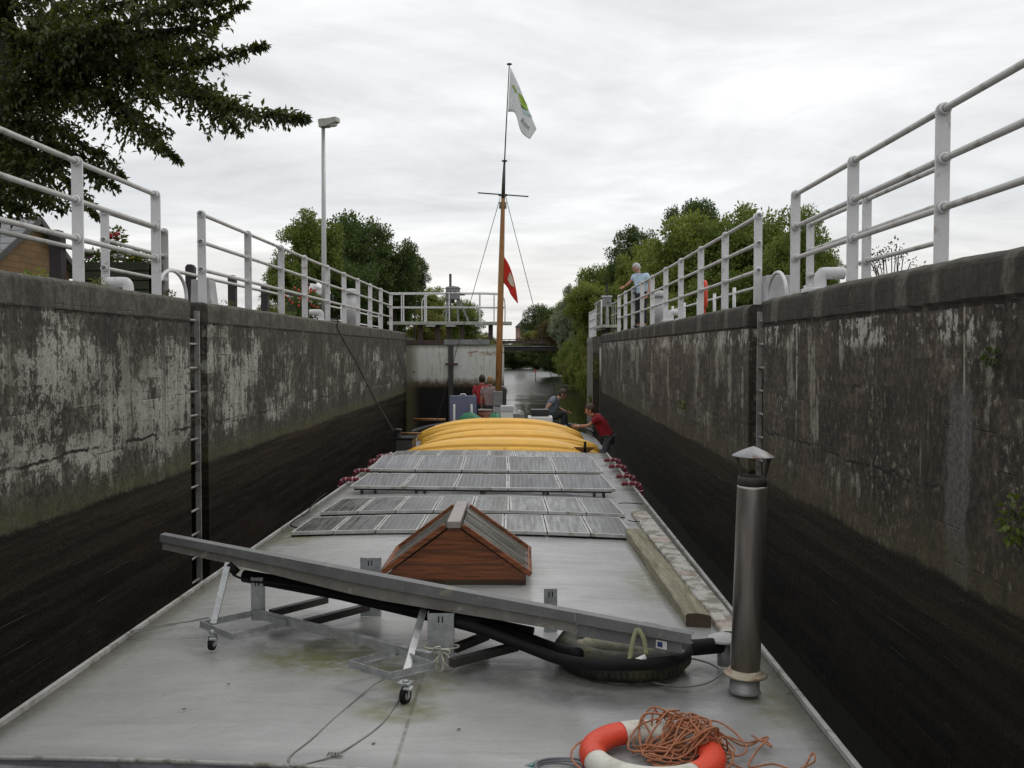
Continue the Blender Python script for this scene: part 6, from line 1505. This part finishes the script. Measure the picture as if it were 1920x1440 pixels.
def person(label, loc, rotz, cloth, hairm, pose={}, s=1.0, look=(0, 1, 0), beard=False, hair_long=.0, watch=None, collar=False):
    J = {k: V(v_) for k, v_ in BASE.items()}; J.update({k: V(v_) for k, v_ in pose.items()})
    Mz = Matrix.Rotation(rotz, 3, 'Z') * s; W = lambda v_: V(loc) + Mz @ V(v_)
    F = lambda vs: [W(v_) for v_ in vs]
    names = ['pel', 'spi', 'che', 'nek', 'hiL', 'knL', 'anL', 'toL', 'hiR', 'knR', 'anR', 'toR', 'shL', 'elL', 'haL', 'shR', 'elR', 'haR']
    rad = [.085, .08, .085, .05, .066, .05, .036, .028, .066, .05, .036, .028, .044, .041, .028, .044, .041, .028]
    ix = {n: i for i, n in enumerate(names)}; E = [('pel','spi'),('spi','che'),('che','nek'),('pel','hiL'),('hiL','knL'),('knL','anL'),('anL','toL'),('pel','hiR'),('hiR','knR'),('knR','anR'),('anR','toR'),('che','shL'),('shL','elL'),('elL','haL'),('che','shR'),('shR','elR'),('elR','haR')]
    b = MB(); vs, fs = skin([J[n] for n in names], [(ix[a], ix[c]) for a, c in E], rad); b.add(F(vs), fs, True)
    # head with jaw, nose, ears
    lk = V(look).normalized(); sx = lk.cross(V((0, 0, 1))).normalized(); up = sx.cross(lk); Hm = Matrix((sx, lk, up)).transposed() * 1.12; h = J['hed']
    hv = MB(); hv.ball((0, 0, .015), .074, .094, .108, 20); 
    hv.v = [(x * (1 - .22 * max(0, -z / .1)), y + (.012 if z < -.03 and y > 0 else 0), z) for x, y, z in hv.v]
    hv.ball((0, .094, -.012), .013, .020, .022, 8); hv.ball((0, .086, -.056), .026, .008, .008, 8)
    for q in (-1, 1): hv.ball((q * .076, -.005, -.005), .010, .022, .032, 8); hv.ball((q * .03, .083, .02), .014, .008, .009, 8)
    hv.tube([(0, -.01, -.14), (0, -.005, -.05)], [.052, .05], 12)
    b.add(F([h + Hm @ V(p_) for p_ in hv.v]), hv.f, True)
    for S in 'LR':     # hands: palm, four fingers, thumb
        w_, e_ = J['ha' + S], J['el' + S]; d = (w_ - e_).normalized(); sd_ = d.cross(V((0, 1, 0.2))).normalized(); nn = sd_.cross(d)
        c = w_ + d * .05; hb = MB(); hb.ball(c, .040, .018, .052, 10, rot=Matrix((sd_, nn, d)).transposed())
        for k, ln in enumerate((.062, .072, .068, .052)):
            p0 = c + d * .035 + sd_ * (.028 - .018 * k); hb.tube([p0, p0 + d * ln * .45 + nn * .006, p0 + d * ln * .8 + nn * .022, p0 + d * ln * .92 + nn * .036], [.0095, .009, .008, .006], 6)
        p0 = c + sd_ * .03 - d * .015; hb.tube([p0, p0 + sd_ * .025 + d * .025, p0 + sd_ * .03 + d * .055 + nn * .012], [.012, .010, .007], 6)
        b.add(F(hb.v), hb.f, True)
    body = b.build('person', M_skin, origin=loc); tag(body, label, 'person')
    # clothes follow the same joints a little outside the skin
    sh = ['spi', 'che', 'nek', 'shL', 'uaL', 'shR', 'uaR', 'wst']; J['uaL'] = J['shL'].lerp(J['elL'], .62); J['uaR'] = J['shR'].lerp(J['elR'], .62); J['wst'] = J['pel'] + (J['pel'] - J['spi']) * .12
    vs_, fs_ = skin([J['spi'], J['che'], J['che'].lerp(J['nek'], .72), J['shL'], J['uaL'], J['shR'], J['uaR'], J['wst']], [(7, 0), (0, 1), (1, 2), (1, 3), (3, 4), (1, 5), (5, 6)], [.165, .185, .085, .092, .078, .092, .078, .170])
    MBs = MB(); MBs.add(F(vs_), fs_, True); shirt = MBs.build('shirt', cloth[0], body)
    vs_, fs_ = skin([J['pel'] + V((0, 0, .03)), J['hiL'], J['knL'], J['anL'] + V((0, 0, .01)), J['hiR'], J['knR'], J['anR'] + V((0, 0, .01))], [(0, 1), (1, 2), (2, 3), (0, 4), (4, 5), (5, 6)], [.145, .10, .075, .062, .10, .075, .062])
    m_ = MB(); m_.add(F(vs_), fs_, True); m_.build('trousers', cloth[1], body)
    for S in 'LR':
        a_, c = J['an' + S], J['to' + S]; m_ = MB(); m_.ball(F([a_.lerp(c, .5) + V((0, 0, -.02))])[0], .052 * s, .145 * s, .045 * s, 12, rot=Matrix.Rotation(rotz, 3, 'Z') @ V((0, 1, 0)).rotation_difference(V(((c - a_).x, (c - a_).y, 0)).normalized() if V(((c - a_).x, (c - a_).y, 0)).length > .01 else V((0, 1, 0))).to_matrix()); m_.build('shoe', M_shoe, body)
    hm_ = MB(); hm_.ball((0, -.008, .028), .084, .102, .112, 26, jit=.03)
    keep = [f for f in hm_.f if not all((hm_.v[i][1] > .035 and hm_.v[i][2] < .075) or hm_.v[i][2] < -.055 - hair_long or (hm_.v[i][1] > -.01 and hm_.v[i][2] < -.0) for i in f)]
    hm_.f = keep; hm_.sm = [True] * len(keep); hm_.v = F([h + Hm @ V(p_) for p_ in hm_.v]); hm_.build('hair', hairm, body)
    if beard:
        m_ = MB(); m_.ball((0, .045, -.062), .055, .052, .045, 14, jit=.05); m_.v = F([h + Hm @ V(p_) for p_ in m_.v]); m_.build('beard', hairm, body)
    m_ = MB()
    for q in (-1, 1): m_.ball((q * .03, .090, .020), .007, .004, .006, 6)
    m_.v = F([h + Hm @ V(p_) for p_ in m_.v]); m_.build('eyes', M_black, body)
    if collar:
        m_ = MB(); c = J['nek'] + V((0, 0, -.02)); m_.tube([c + V((.068 * math.cos(a), .066 * math.sin(a), .012 * math.sin(a + 1))) for a in np.linspace(0, 6.28, 16, endpoint=False)], .016, 6, closed=True); m_.v = F(m_.v); m_.build('collar', cloth[0], body)
    if watch:
        p_ = J['el' + watch].lerp(J['ha' + watch], .93); d = (J['ha' + watch] - J['el' + watch]).normalized(); q_ = V((0, 0, 1)).rotation_difference(d).to_matrix()
        m_ = MB(); m_.lathe([(.033, -.012), (.037, -.01), (.037, .01), (.033, .012)], p_, 14, q_, closed=True); m_.v = F(m_.v); m_.build('wristwatch', M_white, body)
    return body
DZ = .845
p = at(904, 730, 28.35)
person('dark-haired person in a red T-shirt standing at the bow with back turned', (p.x, 28.35, DZ), R(4), (M_redsh, M_dktr), M_hairdk, dict(haR=(.2, .16, .95), elR=(.24, .0, 1.12)), 1.0)
p = at(919, 730, 27.72)
person('blond person in a mauve grey T-shirt standing behind the mast foot', (p.x, 27.72, DZ), R(-8), (M_mauvesh, M_dktr), M_hairbl, dict(haR=(.18, .22, 1.0), elR=(.25, .06, 1.12)), .985, hair_long=.04)
# seated at the right of the bow, facing right, head bowed
p = at(1033, 770, 27.4); sz = at(1033, 783, 27.4).z
tag(MB().box(p.x - .3, p.x + .22, 27.2, 27.75, DZ, sz - .05).build('bench_box', M_dkmetal, bevel=.02), 'dark box on the bow that the person in grey sits on', 'box')
S0 = sz
person('person in a grey blue T-shirt sitting bent forward on the right of the bow', (p.x, 27.4, S0 - .12), R(-78), (M_greysh, M_dktr), M_hairbr,
  dict(pel=(0, -.08, .13), spi=(0, -.02, .33), che=(0, .10, .52), nek=(0, .20, .635), hed=(0, .29, .70), shL=(-.17, .10, .58), elL=(-.21, .25, .34), haL=(-.08, .42, .25), shR=(.17, .06, .58), elR=(.25, -.14, .40), haR=(.24, -.26, .20),
       hiL=(-.09, 0, .11), knL=(-.13, .42, .19), anL=(-.11, .42, -.22), toL=(-.11, .58, -.27), hiR=(.09, 0, .11), knR=(.10, .32, .26), anR=(.10, .28, -.16), toR=(.10, .43, -.22)), 1.08, look=(0, .8, -.62))
# leaning on the kayaks from the right side deck
p = at(1121, 800, 22.4)
person('man in a dark red polo shirt leaning left with both hands on the farthest kayak', (1.80, 22.4, .43), R(82), (M_dredsh, M_greytr), M_hairbr,
  dict(pel=(0, -.06, .93), spi=(0, .01, 1.13), che=(0, .14, 1.31), nek=(0, .25, 1.42), hed=(0, .33, 1.52), shL=(-.17, .15, 1.36), elL=(-.14, .36, 1.18), haL=(-.06, .60, 1.17), shR=(.17, .15, 1.36), elR=(.18, .37, 1.16), haR=(.06, .57, 1.13), hiL=(-.09, -.07, .88), hiR=(.09, -.07, .88)), 1.0, look=(0, .93, -.35), watch='L', collar=True)
# lock keeper
kx = at(1198, 560, 28.0).x
person('grey-haired lock keeper in a light blue shirt and navy trousers leaning on the right railing', (max(kx, 3.27), 28.0, 3.93), R(138), (M_bluesh, M_navy), M_hairgr,
  dict(che=(.02, .03, 1.34), nek=(.05, .07, 1.475), hed=(.09, .11, 1.60), shL=(-.18, .02, 1.40), elL=(-.26, -.02, 1.12), haL=(-.24, .08, .90), shR=(.20, .04, 1.40), elR=(.34, .12, 1.20), haR=(.42, .20, 1.13)), 1.04, look=(.57, .87, -.45), collar=True)
b2 = MB()
# person working on the left bank
p = at(597, 545, 29.0)
person('person in a white shirt bending forward behind the left railing by the lamp post', (p.x + .1, 29.0, 3.9), R(95), (M_whitesh, M_dktr), M_hairdk,
  dict(pel=(0, -.15, .90), spi=(0, .02, 1.08), che=(0, .20, 1.17), nek=(0, .34, 1.17), hed=(0, .44, 1.20), shL=(-.17, .22, 1.16), elL=(-.20, .34, .92), haL=(-.12, .50, .80), shR=(.17, .22, 1.16), elR=(.20, .34, .92), haR=(.12, .50, .80), hiL=(-.09, -.15, .86), hiR=(.09, -.15, .86)), 1.08, look=(0, .8, -.6))
